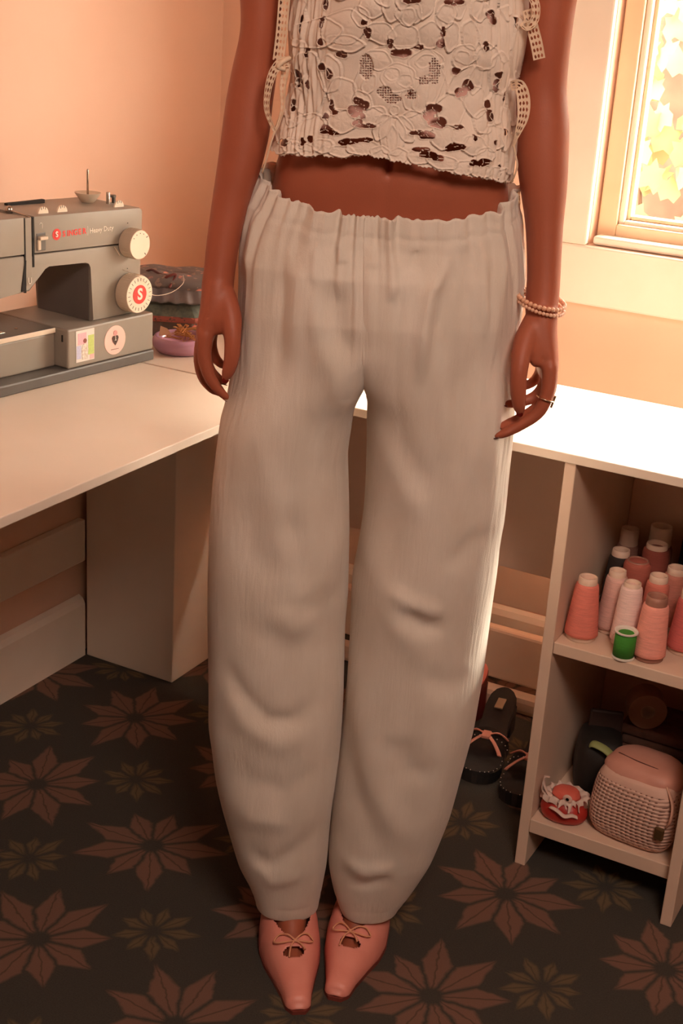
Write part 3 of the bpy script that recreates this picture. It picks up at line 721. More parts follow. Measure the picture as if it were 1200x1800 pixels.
bm = B(); rbox(bm, 0.070, 0.058, 0.0, 0.122, 4.0, 0.92, 56, 24, 0.06, 0.010, 4); obj('bag_body', bm, woven(), hb, smooth=True)
bm = B(); rbox(bm, 0.064, 0.048, 0.100, 0.136, 3.0, 0.75, 40, 10, 0.05, 0.02, 2); obj('bag_top', bm, mat('pink_leather', rgb(206, 150, 134), 0.5, rgb(196, 138, 122), 20), hb, smooth=True)
bm = B(); tube(bm, spline([(-0.045, -0.012, 0.1325), (-0.015, -0.020, 0.1345), (0.02, -0.021, 0.134), (0.05, -0.014, 0.130)], 6), 0.0016, 6); obj('zip', bm, mat('dark_zip', rgb(92, 46, 40), 0.5), hb, smooth=True)
bm = B(); tube(bm, spline([(0.064, -0.050, 0.060), (0.071, -0.058, 0.078), (0.068, -0.05, 0.1), (0.05, -0.035, 0.118)], 5), 0.004, 8, flat=0.5); obj('strap', bm, mat('strap_leather', rgb(206, 160, 140), 0.5), hb, smooth=True)
bm = B(); box(bm, 0.050, 0.066, -0.0655, -0.0585, 0.040, 0.062, 0.003); obj('clasp', bm, mat('antique_brass', rgb(150, 126, 92), 0.35, metal=0.9), hb)
# red pincushion pouch trimmed with lace
pc = empty('lace_pouch', (-0.5455, 1.930, ZL), 0, 'small red satin pouch with white lace frills beside the handbag', 'pouch')
bm = B(); rbox(bm, 0.035, 0.031, 0.0, 0.040, 2.2, 0.75, 40, 18, 0.16, 0.012, 8); obj('pouch_body', bm, mat('red_satin', rgb(186, 56, 46), 0.35, rgb(170, 46, 40), 40), pc, smooth=True)
M['lace_w'] = mat('white_lace', rgb(232, 208, 196), 0.8, transl=0.2)
bm = B(); n = 90; prev = None
for k, (s, z) in enumerate([(0.72, 0.040), (0.95, 0.046), (1.08, 0.043), (1.14, 0.034)]):
    ring = [bm.verts.new((0.033 * s * math.cos(2 * PI * i / n) * (1 + 0.05 * k * math.sin(i * 2 * PI / 6)), 0.029 * s * math.sin(2 * PI * i / n) * (1 + 0.05 * k * math.sin(i * 2 * PI / 6)),
            z + 0.0035 * k * 0.5 * math.sin(i * 2 * PI / 7.5))) for i in range(n)]
    if prev:
        for i in range(n):
            if not (k == 3 and i % 6 == 0): bm.faces.new((prev[i], prev[(i + 1) % n], ring[(i + 1) % n], ring[i]))
    prev = ring
obj('lace_frill', bm, M['lace_w'], pc, smooth=True)
bm = B(); rbox(bm, 0.020, 0.017, 0.036, 0.054, 2.0, 0.7, 24, 10, 0.2, 0.05, 3); obj('gathered_neck', bm, mat('coral_satin', rgb(218, 104, 88), 0.4), pc, smooth=True)
bm = B(); lathe(bm, [(0.0030, -0.0012), (0.0075, -0.0016), (0.0082, 0.0), (0.0075, 0.0016), (0.0030, 0.0012), (0.0030, -0.0012)], (0.010, -0.026, 0.049), 22, 'Y'); obj('button', bm, mat('shell_button', rgb(222, 186, 172), 0.35), pc, smooth=True)
bm = B(); rr = random.Random(2)
for s in (-1, 1): tube(bm, spline([(-0.024 , -0.018, 0.040), (-0.031 - 0.004 * s, -0.022, 0.050), (-0.034, -0.020, 0.066 + 0.005 * s), (-0.030 + 0.004 * s, -0.018, 0.074)], 5), 0.0034, 8, flat=0.25)
obj('lace_tail', bm, M['lace_w'], pc, smooth=True)
bm = B(); tube(bm, spline([(-0.015, -0.030, 0.028), (0.0, -0.038, 0.030), (0.012, -0.0375, 0.024), (0.022, -0.032, 0.026), (0.030, -0.026, 0.022)], 5), 0.0042, 8, flat=0.3); obj('lace_tail', bm, M['lace_w'], pc, smooth=True)
# black toiletry bag with a green cloth in it
tb = empty('black_bag', (-0.533, 2.048, ZL), math.radians(20), 'black fabric bag standing behind the red lace pouch', 'bag')
bm = B(); rbox(bm, 0.038, 0.050, 0.0, 0.105, 4, 0.92, 40, 16, 0.05, 0.012, 5); obj('bag_body', bm, mat('black_nylon', rgb(30, 26, 24), 0.6, rgb(38, 33, 30), 40), tb, smooth=True)
bm = B(); box(bm, -0.022, 0.034, 0.020, 0.028, 0.09, 0.135, 0.004); obj('bag_flap', bm, mat('dark_plum_flap', rgb(62, 44, 40), 0.5), tb)
bm = B(); tube(bm, spline([(-0.02, -0.045, 0.104), (-0.014, -0.050, 0.1085), (0.004, -0.056, 0.104), (0.020, -0.060, 0.092), (0.026, -0.061, 0.086)], 6), [0.002] + [0.0075] * 23 + [0.001], 10, flat=0.35)
o = obj('green_ribbon', bm, mat('pale_green_ribbon', rgb(150, 156, 96), 0.6), None, smooth=True); o.location = (-0.533, 2.048, ZL); o.rotation_euler = (0, 0, math.radians(20))
tag(o, 'pale green ribbon end lying over the black bag', 'ribbon')
# folded cloth with a tape roll on it
fc = empty('folded_fabric', (-0.436, 2.164, ZL), 0, 'pile of folded dusky brown fabric behind the handbag', 'fabric')
for i in range(5):
    bm = B(); box(bm, -0.085 + 0.004 * (i % 2), 0.085 - 0.003 * (i % 3), -0.055 + 0.003 * (i % 2), 0.058, 0.0195 * i, 0.0195 * i + 0.0192, 0.0075, 3)
    obj('fabric_fold', bm, mat('brown_cloth', rgb(128 - 8 * (i % 2), 88, 74), 0.9, rgb(112, 78, 66), 60), fc, smooth=True)
tr_ = empty('tape_roll', (-0.487, 2.135, 0.2225), 0, 'cardboard tape roll lying on the folded fabric', 'tape')
bm = B(); lathe(bm, [(0.0125, -0.022), (0.032, -0.022), (0.033, -0.020), (0.033, 0.020), (0.032, 0.022), (0.0125, 0.022), (0.0125, -0.022)], n=32, axis='Y'); obj('tape_wind', bm, mat('kraft_tape', rgb(176, 136, 114), 0.6), tr_, auto=40)
bm = B(); lathe(bm, [(0.0095, -0.0225), (0.0124, -0.0225), (0.0124, 0.0225), (0.0095, 0.0225), (0.0095, -0.0225)], n=32, axis='Y'); obj('tape_core', bm, mat('card_core', rgb(214, 186, 166), 0.7), tr_, auto=40)
tr_.rotation_euler = (0, 0, math.radians(25))
dk = empty('dark_thread_reel', (-0.400, 2.140, 0.1907), 0, 'dark violet thread reel on the folded fabric by the side panel', 'thread')
bm = B(); lathe(bm, [(0.019, 0), (0.019, 0.003), (0.014, 0.004), (0.014, 0.036), (0.019, 0.037), (0.019, 0.040), (0.005, 0.040), (0.005, 0.02), (0, 0.02)], n=26); obj('reel', bm, mat('dark_reel', rgb(58, 46, 54), 0.5), dk, auto=40)
bm = B(); lathe(bm, [(0.0142, 0.0042), (0.0172, 0.006), (0.0172, 0.034), (0.0142, 0.0358)], n=26); obj('thread_wrap', bm, yarn('thread_violet', (66, 48, 58)), dk, smooth=True)

# ------------------------------------------------------------------ shoes under the desk
def sole_pts(L, wf, wh, k=1.0):
    """outline from toe (y=0) to heel (y=L); x to both sides"""
    tab = [(0.0, 0.12), (0.02, 0.55), (0.07, 0.86), (0.16, 1.0), (0.28, 0.98), (0.45, 0.78), (0.62, 0.66), (0.80, 0.72), (0.92, 0.66), (0.98, 0.42), (1.0, 0.1)]
    right = [(wf * interp(tab, t) * (1 if t < 0.5 else wh), t * L) for t in [0, .005, .015, .03, .06, .1, .16, .22, .3, .4, .5, .6, .7, .8, .88, .93, .97, .99, 1.0]]
    return right
def slab(bm, right, zf, th, k=1.0, dz=0.0):
    n = len(right); T = []; Bt = []
    for (x, y) in right:
        z = zf(y) + dz
        T.append((bm.verts.new((-x * k, y, z)), bm.verts.new((x * k, y, z)))); Bt.append((bm.verts.new((-x * k, y, z - th)), bm.verts.new((x * k, y, z - th))))
    for i in range(n - 1):
        bm.faces.new((T[i][0], T[i][1], T[i + 1][1], T[i + 1][0])); bm.faces.new((Bt[i][1], Bt[i][0], Bt[i + 1][0], Bt[i + 1][1]))
        bm.faces.new((T[i][1], Bt[i][1], Bt[i + 1][1], T[i + 1][1])); bm.faces.new((Bt[i][0], T[i][0], T[i + 1][0], Bt[i + 1][0]))
    bm.faces.new((T[0][1], T[0][0], Bt[0][0], Bt[0][1])); bm.faces.new((T[-1][0], T[-1][1], Bt[-1][1], Bt[-1][0]))
M['blk'] = mat('black_suede', rgb(26, 22, 20), 0.8, rgb(34, 29, 27), 80)
M['pinkrib'] = mat('dusty_pink_ribbon', rgb(196, 132, 116), 0.6)
M['stud'] = mat('pale_stud', rgb(206, 190, 180), 0.3, metal=0.6)
def sandal(loc, rz, label, sole_m, edge_m, bow=True):
    s = empty('sandal', loc, rz, label, 'shoe', 'sandals under the desk')
    R = sole_pts(0.245, 0.039, 0.98); zf = lambda y: 0.024 + 0.052 * max(0, (y - 0.09) / 0.155) ** 1.3
    bm = B(); slab(bm, R, zf, 0.012, 1.06, -0.001); obj('sole', bm, edge_m, s)
    bm = B(); slab(bm, R, zf, 0.003, 0.97, 0.002); obj('insole', bm, sole_m, s)
    bm = B(); prism(bm, [(-0.026, 0.19), (0.026, 0.19), (0.028, 0.225), (0.018, 0.242), (-0.018, 0.242), (-0.028, 0.225)], 'Z', 0.0, 0.052); obj('heel', bm, edge_m, s)
    bm = B(); slab(bm, R, lambda y: 0.011, 0.011, 1.03); bmesh.ops.delete(bm, geom=[v for v in bm.verts if v.co.y > 0.12], context='VERTS'); obj('platform', bm, edge_m, s)
    if bow:
        bm = B(); rows = []
        for i in range(17):
            a = PI * i / 16; x = -0.041 * math.cos(a); z = 0.018 + 0.040 * math.sin(a) ** 0.8
            rows.append([bm.verts.new((x, 0.072 + 0.006 * math.cos(2 * a), z)), bm.verts.new((x * 1.02, 0.098 + 0.010 * math.sin(a), z + 0.003))])
        for i in range(16): bm.faces.new((rows[i][0], rows[i][1], rows[i + 1][1], rows[i + 1][0]))
        bmesh.ops.solidify(bm, geom=bm.faces[:], thickness=0.002)
        st_ = obj('strap', bm, M['blk'], s, smooth=True)
        bm = B()
        for i in range(11):
            a = PI * (i + 1) / 12; x = -0.0425 * math.cos(a); z = 0.0215 + 0.040 * math.sin(a) ** 0.8
            lathe(bm, [(0.0, -0.0014), (0.0014, 0), (0.0, 0.0014)], (x, 0.078 + 0.006 * math.cos(2 * a), z), 6)
        obj('stud_row', bm, M['stud'], st_)
        bw = B(); box(bw, -0.008, 0.008, 0.066, 0.090, 0.0575, 0.064, 0.002); bo = obj('bow_knot', bw, M['pinkrib'], s)
        for sx in (-1, 1):
            bm = B(); pts = [(sx * 0.006, 0.074, 0.061), (sx * 0.018, 0.064, 0.055), (sx * 0.030, 0.050, 0.046), (sx * 0.034, 0.043, 0.042)]
            tube(bm, spline(pts, 4), 0.0052, 8, flat=0.3); obj('bow_tail', bm, M['pinkrib'], bo, smooth=True)
            bm = B(); tube(bm, spline([(sx * 0.006, 0.080, 0.062), (sx * 0.022, 0.088, 0.063), (sx * 0.040, 0.090, 0.050), (sx * 0.026, 0.096, 0.056), (sx * 0.006, 0.084, 0.062)], 4), 0.0016, 6); obj('bow_loop', bm, M['pinkrib'], bo, smooth=True)
    bm = B()
    for (x, y) in R[1:8]:
        for sx in (-1, 1): lathe(bm, [(0.0, -0.0012), (0.0013, 0), (0.0, 0.0012)], (sx * x * 1.0, y, 0.0265), 6)
    obj('stud_row', bm, M['stud'], s)
    return s
s1 = sandal((-0.762, 2.080, 0.0), math.radians(10), 'black sandal with a dusty pink bow, nearest the pink-lined shoe', M['blk'], M['blk'])
bm = B(); box(bm, -0.008, 0.008, 0.175, 0.215, 0.066, 0.0688, 0.0004); lb = obj('label_patch', bm, mat('grey_label', rgb(150, 132, 112), 0.6), s1); lb.rotation_euler = (0, 0, 0)
s2 = sandal((-0.672, 2.050, 0.0), math.radians(4), 'black sandal with a dusty pink bow, beside the divider panel', M['blk'], M['blk'])
s3 = sandal((-0.903, 2.110, 0.0), math.radians(-10), 'red-edged shoe with a coral pink insole behind the trouser leg', mat('coral_insole', rgb(216, 122, 108), 0.6), mat('dark_red_edge', rgb(96, 24, 20), 0.5), False)
s3.scale = (0.78, 0.96, 1.34)
# ------------------------------------------------------------------ person: one body mesh, clothes as children
# local frame: x to the person's left (viewer's right), y away from the viewer, z up
M['skin'] = mat('tanned_skin', rgb(168, 93, 68), 0.5, rgb(160, 86, 62), 8, bump=0.10, bscale=500, sss=0.12, spec=0.35)
M['nail'] = mat('red_nail', rgb(150, 44, 36), 0.22, coat=0.4)
P_LOC, P_RZ = (-0.7997, 1.5566, 0.0), math.radians(27.193)

def hloft(bm, rows, n=40):
    """closed loft of horizontal super-ellipses: (cx, cy, z, hx, hy, q)"""
    prev = None
    for cx, cy, z, hx, hy, q in rows:
        ring = []
        for i in range(n):
            a = 2 * PI * i / n; c, s = math.cos(a), math.sin(a)
            ring.append(bm.verts.new((cx + hx * math.copysign(abs(c) ** (2 / q), c), cy + hy * math.copysign(abs(s) ** (2 / q), s), z)))
        if prev:
            for i in range(n): bm.faces.new((prev[i], prev[(i + 1) % n], ring[(i + 1) % n], ring[i]))
        else: bm.faces.new(ring[::-1])
        prev = ring
    bm.faces.new(prev)
def limb(bm, pts, k=5, n=16):
    """rounded tube with its own radius at every joint: (x, y, z, r)"""
    S = spline(pts, k); P = [Vector(s[:3]) for s in S]; R = [max(s[3], 0.001) for s in S]
    d0 = (P[0] - P[1]).normalized(); d1 = (P[-1] - P[-2]).normalized()
    P = [P[0] + d0 * R[0] * 0.9, P[0] + d0 * R[0] * 0.6] + P + [P[-1] + d1 * R[-1] * 0.6, P[-1] + d1 * R[-1] * 0.9]
    R = [R[0] * 0.35, R[0] * 0.78] + R + [R[-1] * 0.78, R[-1] * 0.35]
    tube(bm, P, R, n)
XC = 0.034
bm = B()
hloft(bm, [tuple(r) for r in spline([(0.024, 0.005, 0.895, 0.075, 0.060, 2.2), (0.028, 0.005, 0.93, 0.145, 0.092, 2.3), (0.031, 0.004, 0.97, 0.158, 0.094, 2.3), (0.033, 0.004, 1.02, 0.156, 0.088, 2.3),
           (0.034, 0.003, 1.08, 0.149, 0.080, 2.3), (0.034, 0.001, 1.13, 0.143, 0.083, 2.3), (0.034, 0.002, 1.19, 0.131, 0.080, 2.3), (0.035, 0.004, 1.26, 0.127, 0.084, 2.3), (0.036, 0.004, 1.33, 0.131, 0.098, 2.3),
           (0.036, 0.006, 1.39, 0.142, 0.100, 2.3), (0.036, 0.010, 1.44, 0.150, 0.080, 2.2), (0.036, 0.014, 1.475, 0.110, 0.062, 2.1), (0.036, 0.016, 1.50, 0.062, 0.055, 2.0), (0.036, 0.014, 1.56, 0.052, 0.054, 2.0), (0.036, 0.0, 1.60, 0.050, 0.062, 2.0)], 4)], 56)
# head (above the picture's edge)
hloft(bm, [tuple(r) for r in spline([(0.036, -0.02, 1.565, 0.022, 0.030, 2), (0.036, -0.015, 1.59, 0.048, 0.062, 2), (0.036, 0.0, 1.64, 0.068, 0.088, 2.1), (0.036, 0.004, 1.69, 0.074, 0.096, 2.1), (0.036, 0.006, 1.74, 0.068, 0.090, 2), (0.036, 0.006, 1.775, 0.042, 0.058, 2), (0.036, 0.006, 1.785, 0.012, 0.018, 2)], 4)], 40)
limb(bm, [(0.036, -0.090, 1.69, 0.009), (0.036, -0.108, 1.655, 0.013)]); limb(bm, [(0.024, -0.080, 1.617, 0.006), (0.036, -0.088, 1.616, 0.008), (0.048, -0.080, 1.617, 0.006)])
for s in (-1, 1): limb(bm, [(0.036 + s * 0.074, 0.01, 1.695, 0.010), (0.036 + s * 0.074, 0.008, 1.655, 0.007)])
# right arm of the person (viewer's left) and left arm; centre x, depth, height, half-width across, half-width in depth
AL = [(-0.128, 0.006, 1.455, 0.040, 0.045), (-0.137, 0.004, 1.40, 0.034, 0.042), (-0.136, 0.0, 1.35, 0.028, 0.038), (-0.1345, -0.002, 1.32, 0.0250, 0.036), (-0.1345, -0.004, 1.285, 0.0238, 0.034), (-0.1390, -0.004, 1.245, 0.0270, 0.033),
      (-0.1440, -0.006, 1.205, 0.0285, 0.034), (-0.1468, -0.010, 1.170, 0.0290, 0.034), (-0.1525, -0.016, 1.130, 0.0270, 0.032), (-0.1605, -0.022, 1.090, 0.0232, 0.029), (-0.1672, -0.030, 1.045, 0.0205, 0.027), (-0.1705, -0.038, 1.005, 0.0195, 0.026), (-0.172, -0.042, 0.985, 0.0200, 0.027)]
AR = [(0.196, 0.008, 1.455, 0.040, 0.045), (0.207, 0.006, 1.40, 0.036, 0.044), (0.206, 0.004, 1.35, 0.031, 0.040), (0.2055, 0.002, 1.32, 0.0298, 0.038), (0.2050, 0.0, 1.285, 0.0297, 0.036), (0.2060, 0.0, 1.245, 0.0303, 0.035),
      (0.2110, -0.004, 1.205, 0.0325, 0.036), (0.2140, -0.008, 1.170, 0.0325, 0.036), (0.2195, -0.014, 1.130, 0.0290, 0.033), (0.2250, -0.020, 1.085, 0.0235, 0.030), (0.2285, -0.028, 1.045, 0.0213, 0.027), (0.2305, -0.036, 1.010, 0.0205, 0.026), (0.2300, -0.042, 0.985, 0.0205, 0.027)]
for A in (AL, AR): hloft(bm, [(x, y, z, hx, hy, 2.1) for x, y, z, hx, hy in [tuple(r) for r in spline(A, 4)]][::-1], 28)
# hand on the viewer's left: palm towards the thigh, thumb to the front
hloft(bm, [tuple(r) for r in spline([(-0.1840, -0.045, 0.916, 0.009, 0.030, 2.4), (-0.1830, -0.044, 0.930, 0.0130, 0.036, 2.6), (-0.1770, -0.043, 0.950, 0.0165, 0.036, 2.5), (-0.1725, -0.043, 0.972, 0.0190, 0.032, 2.3), (-0.1715, -0.041, 0.995, 0.0198, 0.027, 2.1)], 4)], 28)
F_L = {'index': [(-0.1820, -0.072, 0.932, 0.0105), (-0.1825, -0.074, 0.905, 0.0093), (-0.1755, -0.074, 0.880, 0.0083), (-0.1650, -0.072, 0.864, 0.0070), (-0.1545, -0.070, 0.853, 0.0052)],
       'middle': [(-0.1850, -0.054, 0.928, 0.0108), (-0.1890, -0.055, 0.898, 0.0095), (-0.1850, -0.054, 0.874, 0.0085), (-0.1740, -0.051, 0.858, 0.0072), (-0.1620, -0.048, 0.851, 0.0052)],
       'ring': [(-0.1830, -0.036, 0.928, 0.0102), (-0.1860, -0.036, 0.900, 0.0088), (-0.1800, -0.035, 0.878, 0.0078), (-0.1690, -0.033, 0.866, 0.0067), (-0.1600, -0.032, 0.862, 0.0050)],
       'little': [(-0.1790, -0.019, 0.930, 0.0090), (-0.1800, -0.018, 0.906, 0.0077), (-0.1740, -0.018, 0.888, 0.0068), (-0.1650, -0.017, 0.880, 0.0058), (-0.1590, -0.017, 0.878, 0.0045)],
       'thumb': [(-0.1620, -0.055, 0.980, 0.0140), (-0.1520, -0.070, 0.955, 0.0142), (-0.1475, -0.082, 0.930, 0.0108), (-0.1480, -0.084, 0.905, 0.0098), (-0.1520, -0.083, 0.888, 0.0078), (-0.1550, -0.082, 0.880, 0.0050)]}
hloft(bm, [tuple(r) for r in spline([(0.2450, -0.050, 0.902, 0.0095, 0.030, 2.4), (0.2445, -0.049, 0.916, 0.0135, 0.036, 2.6), (0.2390, -0.048, 0.938, 0.0165, 0.036, 2.5), (0.2330, -0.047, 0.962, 0.0190, 0.032, 2.3), (0.2300, -0.044, 0.992, 0.0202, 0.027, 2.1)], 4)], 28)
F_R = {'index': [(0.2440, -0.078, 0.922, 0.0108), (0.2450, -0.082, 0.895, 0.0095), (0.2370, -0.084, 0.866, 0.0086), (0.2160, -0.086, 0.847, 0.0073), (0.1960, -0.088, 0.835, 0.0060), (0.1870, -0.089, 0.8315, 0.0042)],
       'middle': [(0.2460, -0.060, 0.918, 0.0108), (0.2490, -0.063, 0.890, 0.0096), (0.2400, -0.066, 0.868, 0.0087), (0.2180, -0.070, 0.852, 0.0073), (0.1990, -0.074, 0.843, 0.0060), (0.1900, -0.076, 0.840, 0.0043)],
       'ring': [(0.2440, -0.042, 0.918, 0.0102), (0.2460, -0.044, 0.894, 0.0090), (0.2370, -0.047, 0.876, 0.0080), (0.2180, -0.052, 0.867, 0.0068), (0.2010, -0.058, 0.865, 0.0055), (0.1960, -0.060, 0.865, 0.0043)],
       'little': [(0.2400, -0.024, 0.922, 0.0090), (0.2410, -0.025, 0.902, 0.0078), (0.2330, -0.028, 0.888, 0.0068), (0.2200, -0.033, 0.882, 0.0058), (0.2110, -0.037, 0.881, 0.0045)],
       'thumb': [(0.2230, -0.055, 0.975, 0.0140), (0.2110, -0.074, 0.950, 0.0145), (0.2055, -0.092, 0.925, 0.0112), (0.2060, -0.096, 0.898, 0.0105), (0.2095, -0.096, 0.876, 0.0088), (0.2120, -0.095, 0.866, 0.0058)]}
limb(bm, [(0.2260, -0.060, 0.968, 0.0165), (0.2240, -0.072, 0.942, 0.0130), (0.2270, -0.078, 0.928, 0.0090)], 4, 14)      # web between thumb and palm
limb(bm, [(-0.1660, -0.058, 0.972, 0.0160), (-0.1640, -0.068, 0.952, 0.0130), (-0.1660, -0.070, 0.940, 0.0090)], 4, 14)
for F_ in (F_L, F_R):
    for pts in F_.values(): limb(bm, pts, 4, 14)
# legs and feet
limb(bm, [(-0.070, 0.005, 0.92, 0.062), (-0.078, 0.002, 0.83, 0.066), (-0.080, 0.0, 0.70, 0.064), (-0.078, -0.004, 0.50, 0.054), (-0.070, 0.010, 0.35, 0.052), (-0.055, 0.012, 0.18, 0.036), (-0.044, 0.010, 0.10, 0.031)], 5, 24)
limb(bm, [(0.122, 0.005, 0.92, 0.062), (0.122, 0.002, 0.83, 0.066), (0.122, 0.0, 0.70, 0.064), (0.118, -0.004, 0.50, 0.054), (0.105, 0.012, 0.35, 0.052), (0.085, 0.016, 0.18, 0.036), (0.076, 0.016, 0.10, 0.031)], 5, 24)
def foot(bm, heel, toe):
    h = Vector((*heel, 0)); t = Vector((*toe, 0)); d = (t - h)
    def at(s, z, r): p = h + d * s; return (p.x, p.y, z, r)
    limb(bm, [at(0.0, 0.068, 0.022), at(0.2, 0.074, 0.028), at(0.38, 0.046, 0.024), at(0.52, 0.029, 0.018), at(0.64, 0.021, 0.014), at(0.78, 0.018, 0.010)], 5, 20)
    side = d.normalized().cross(Vector((0, 0, 1)))
    for k, o_ in enumerate((-0.016, -0.008, 0.000, 0.008, 0.015)):
        a = h + d * 0.64 + side * o_; b = h + d * 0.84 + side * o_ * 0.45
        limb(bm, [(a.x, a.y, 0.021, 0.0085), (b.x, b.y, 0.016, 0.0065)], 3, 12)
FT = {'L': ((-0.048, 0.045), (-0.014, -0.178)), 'R': ((0.082, 0.060), (0.036, -0.148))}
for k in FT: foot(bm, *FT[k])
me = bpy.data.meshes.new('body_rough'); bmesh.ops.recalc_face_normals(bm, faces=bm.faces[:]); bm.to_mesh(me); bm.free()
tmp = bpy.data.objects.new('body_rough', me); COL.objects.link(tmp)
rm = tmp.modifiers.new('r', 'REMESH'); rm.mode = 'VOXEL'; rm.voxel_size = 0.0026
smo = tmp.modifiers.new('s', 'SMOOTH'); smo.factor = 0.5; smo.iterations = 7
dg = bpy.context.evaluated_depsgraph_get()
body_me = bpy.data.meshes.new_from_object(tmp.evaluated_get(dg)); bpy.data.objects.remove(tmp, do_unlink=True); bpy.data.meshes.remove(me)
# navel and the hollow above it
n_ = len(body_me.vertices); co = np.empty(n_ * 3, np.float32); body_me.vertices.foreach_get('co', co); co = co.reshape(-1, 3)
dx = (co[:, 0] - 0.0285) / 0.0045; dz = (co[:, 2] - 1.1500) / 0.0085
co[:, 1] += np.where(co[:, 1] < -0.03, 0.010 * np.exp(-(dx * dx + dz * dz)), 0)
dx = (co[:, 0] - 0.030) / 0.012
co[:, 1] += np.where((co[:, 1] < -0.03) & (co[:, 2] > 1.0) & (co[:, 2] < 1.4), 0.0022 * np.exp(-dx * dx), 0)
body_me.vertices.foreach_set('co', co.ravel()); body_me.update()
person = obj('person', body_me, M['skin'], None, smooth=True)
person.location = P_LOC; person.rotation_euler = (0, 0, P_RZ)
tag(person, 'person in white lace top, baggy white trousers and pink pointed shoes standing between the desks', 'person')
def P_(name, bm, m, label=None, parent=None, **k):
    o = obj(name, bm, m, parent or person, **k)
    if label: o['label'] = label
    return o
# hair (above the picture's edge)
bm = B(); hloft(bm, [tuple(r) for r in spline([(0.036, 0.055, 1.50, 0.050, 0.030, 2.2), (0.036, 0.040, 1.60, 0.078, 0.058, 2.2), (0.036, 0.030, 1.70, 0.084, 0.082, 2.1), (0.036, 0.012, 1.76, 0.076, 0.094, 2), (0.036, 0.010, 1.795, 0.045, 0.060, 2), (0.036, 0.010, 1.803, 0.012, 0.016, 2)], 4)], 40)
P_('hair', bm, mat('brown_hair', rgb(92, 60, 42), 0.5, rgb(70, 46, 32), 60, stretch=(6, 6, 0.4)), smooth=True)
for s_ in (-1, 1):
    bm = B(); bmesh.ops.create_uvsphere(bm, u_segments=14, v_segments=10, radius=0.011, matrix=Matrix.Translation((0.036 + s_ * 0.030, -0.078, 1.685)) @ Matrix.Diagonal((1.2, 0.8, 0.6, 1))); ey = P_('eye', bm, M['white'], smooth=True)
    bm = B(); bmesh.ops.create_uvsphere(bm, u_segments=12, v_segments=8, radius=0.005, matrix=Matrix.Translation((0.036 + s_ * 0.030, -0.0835, 1.685))); P_('iris', bm, M['ink'], None, ey, smooth=True)
# nails
def nail(tip, prev_, up, w=0.0042, l=0.0070):
    t = Vector(tip[:3]); d = (t - Vector(prev_[:3])).normalized(); u = Vector(up); u = (u - d * u.dot(d)).normalized(); s = d.cross(u)
    bm = B(); rings = []
    for j in range(5):
        v = j / 4; ww = w * (0.85, 1.0, 1.0, 0.85, 0.35)[j]; row = []
        for i in range(7):
            a = (i / 6 - 0.5) * 1.9
            row.append(bm.verts.new(t + d * (-0.002 + v * l) + u * (tip[3] * 0.80 + 0.0006 + w * (math.cos(a) - 1) * 0.5 - 0.0012 * v * v) + s * (ww * math.sin(a) / math.sin(0.95))))
        rings.append(row)
    for a_, b_ in zip(rings, rings[1:]):
        for i in range(6): bm.faces.new((a_[i], a_[i + 1], b_[i + 1], b_[i]))
    bmesh.ops.solidify(bm, geom=bm.faces[:], thickness=0.0006)
    P_('fingernail', bm, M['nail'], smooth=True)
for nme, pts in F_L.items(): nail(pts[-1], pts[-2], (0.3, -1, -0.2) if nme == 'thumb' else (-0.8, -0.35, -0.5))
for nme, pts in F_R.items(): nail(pts[-1], pts[-2], (-0.3, -1, -0.2) if nme == 'thumb' else (0.2, -0.5, -0.85))

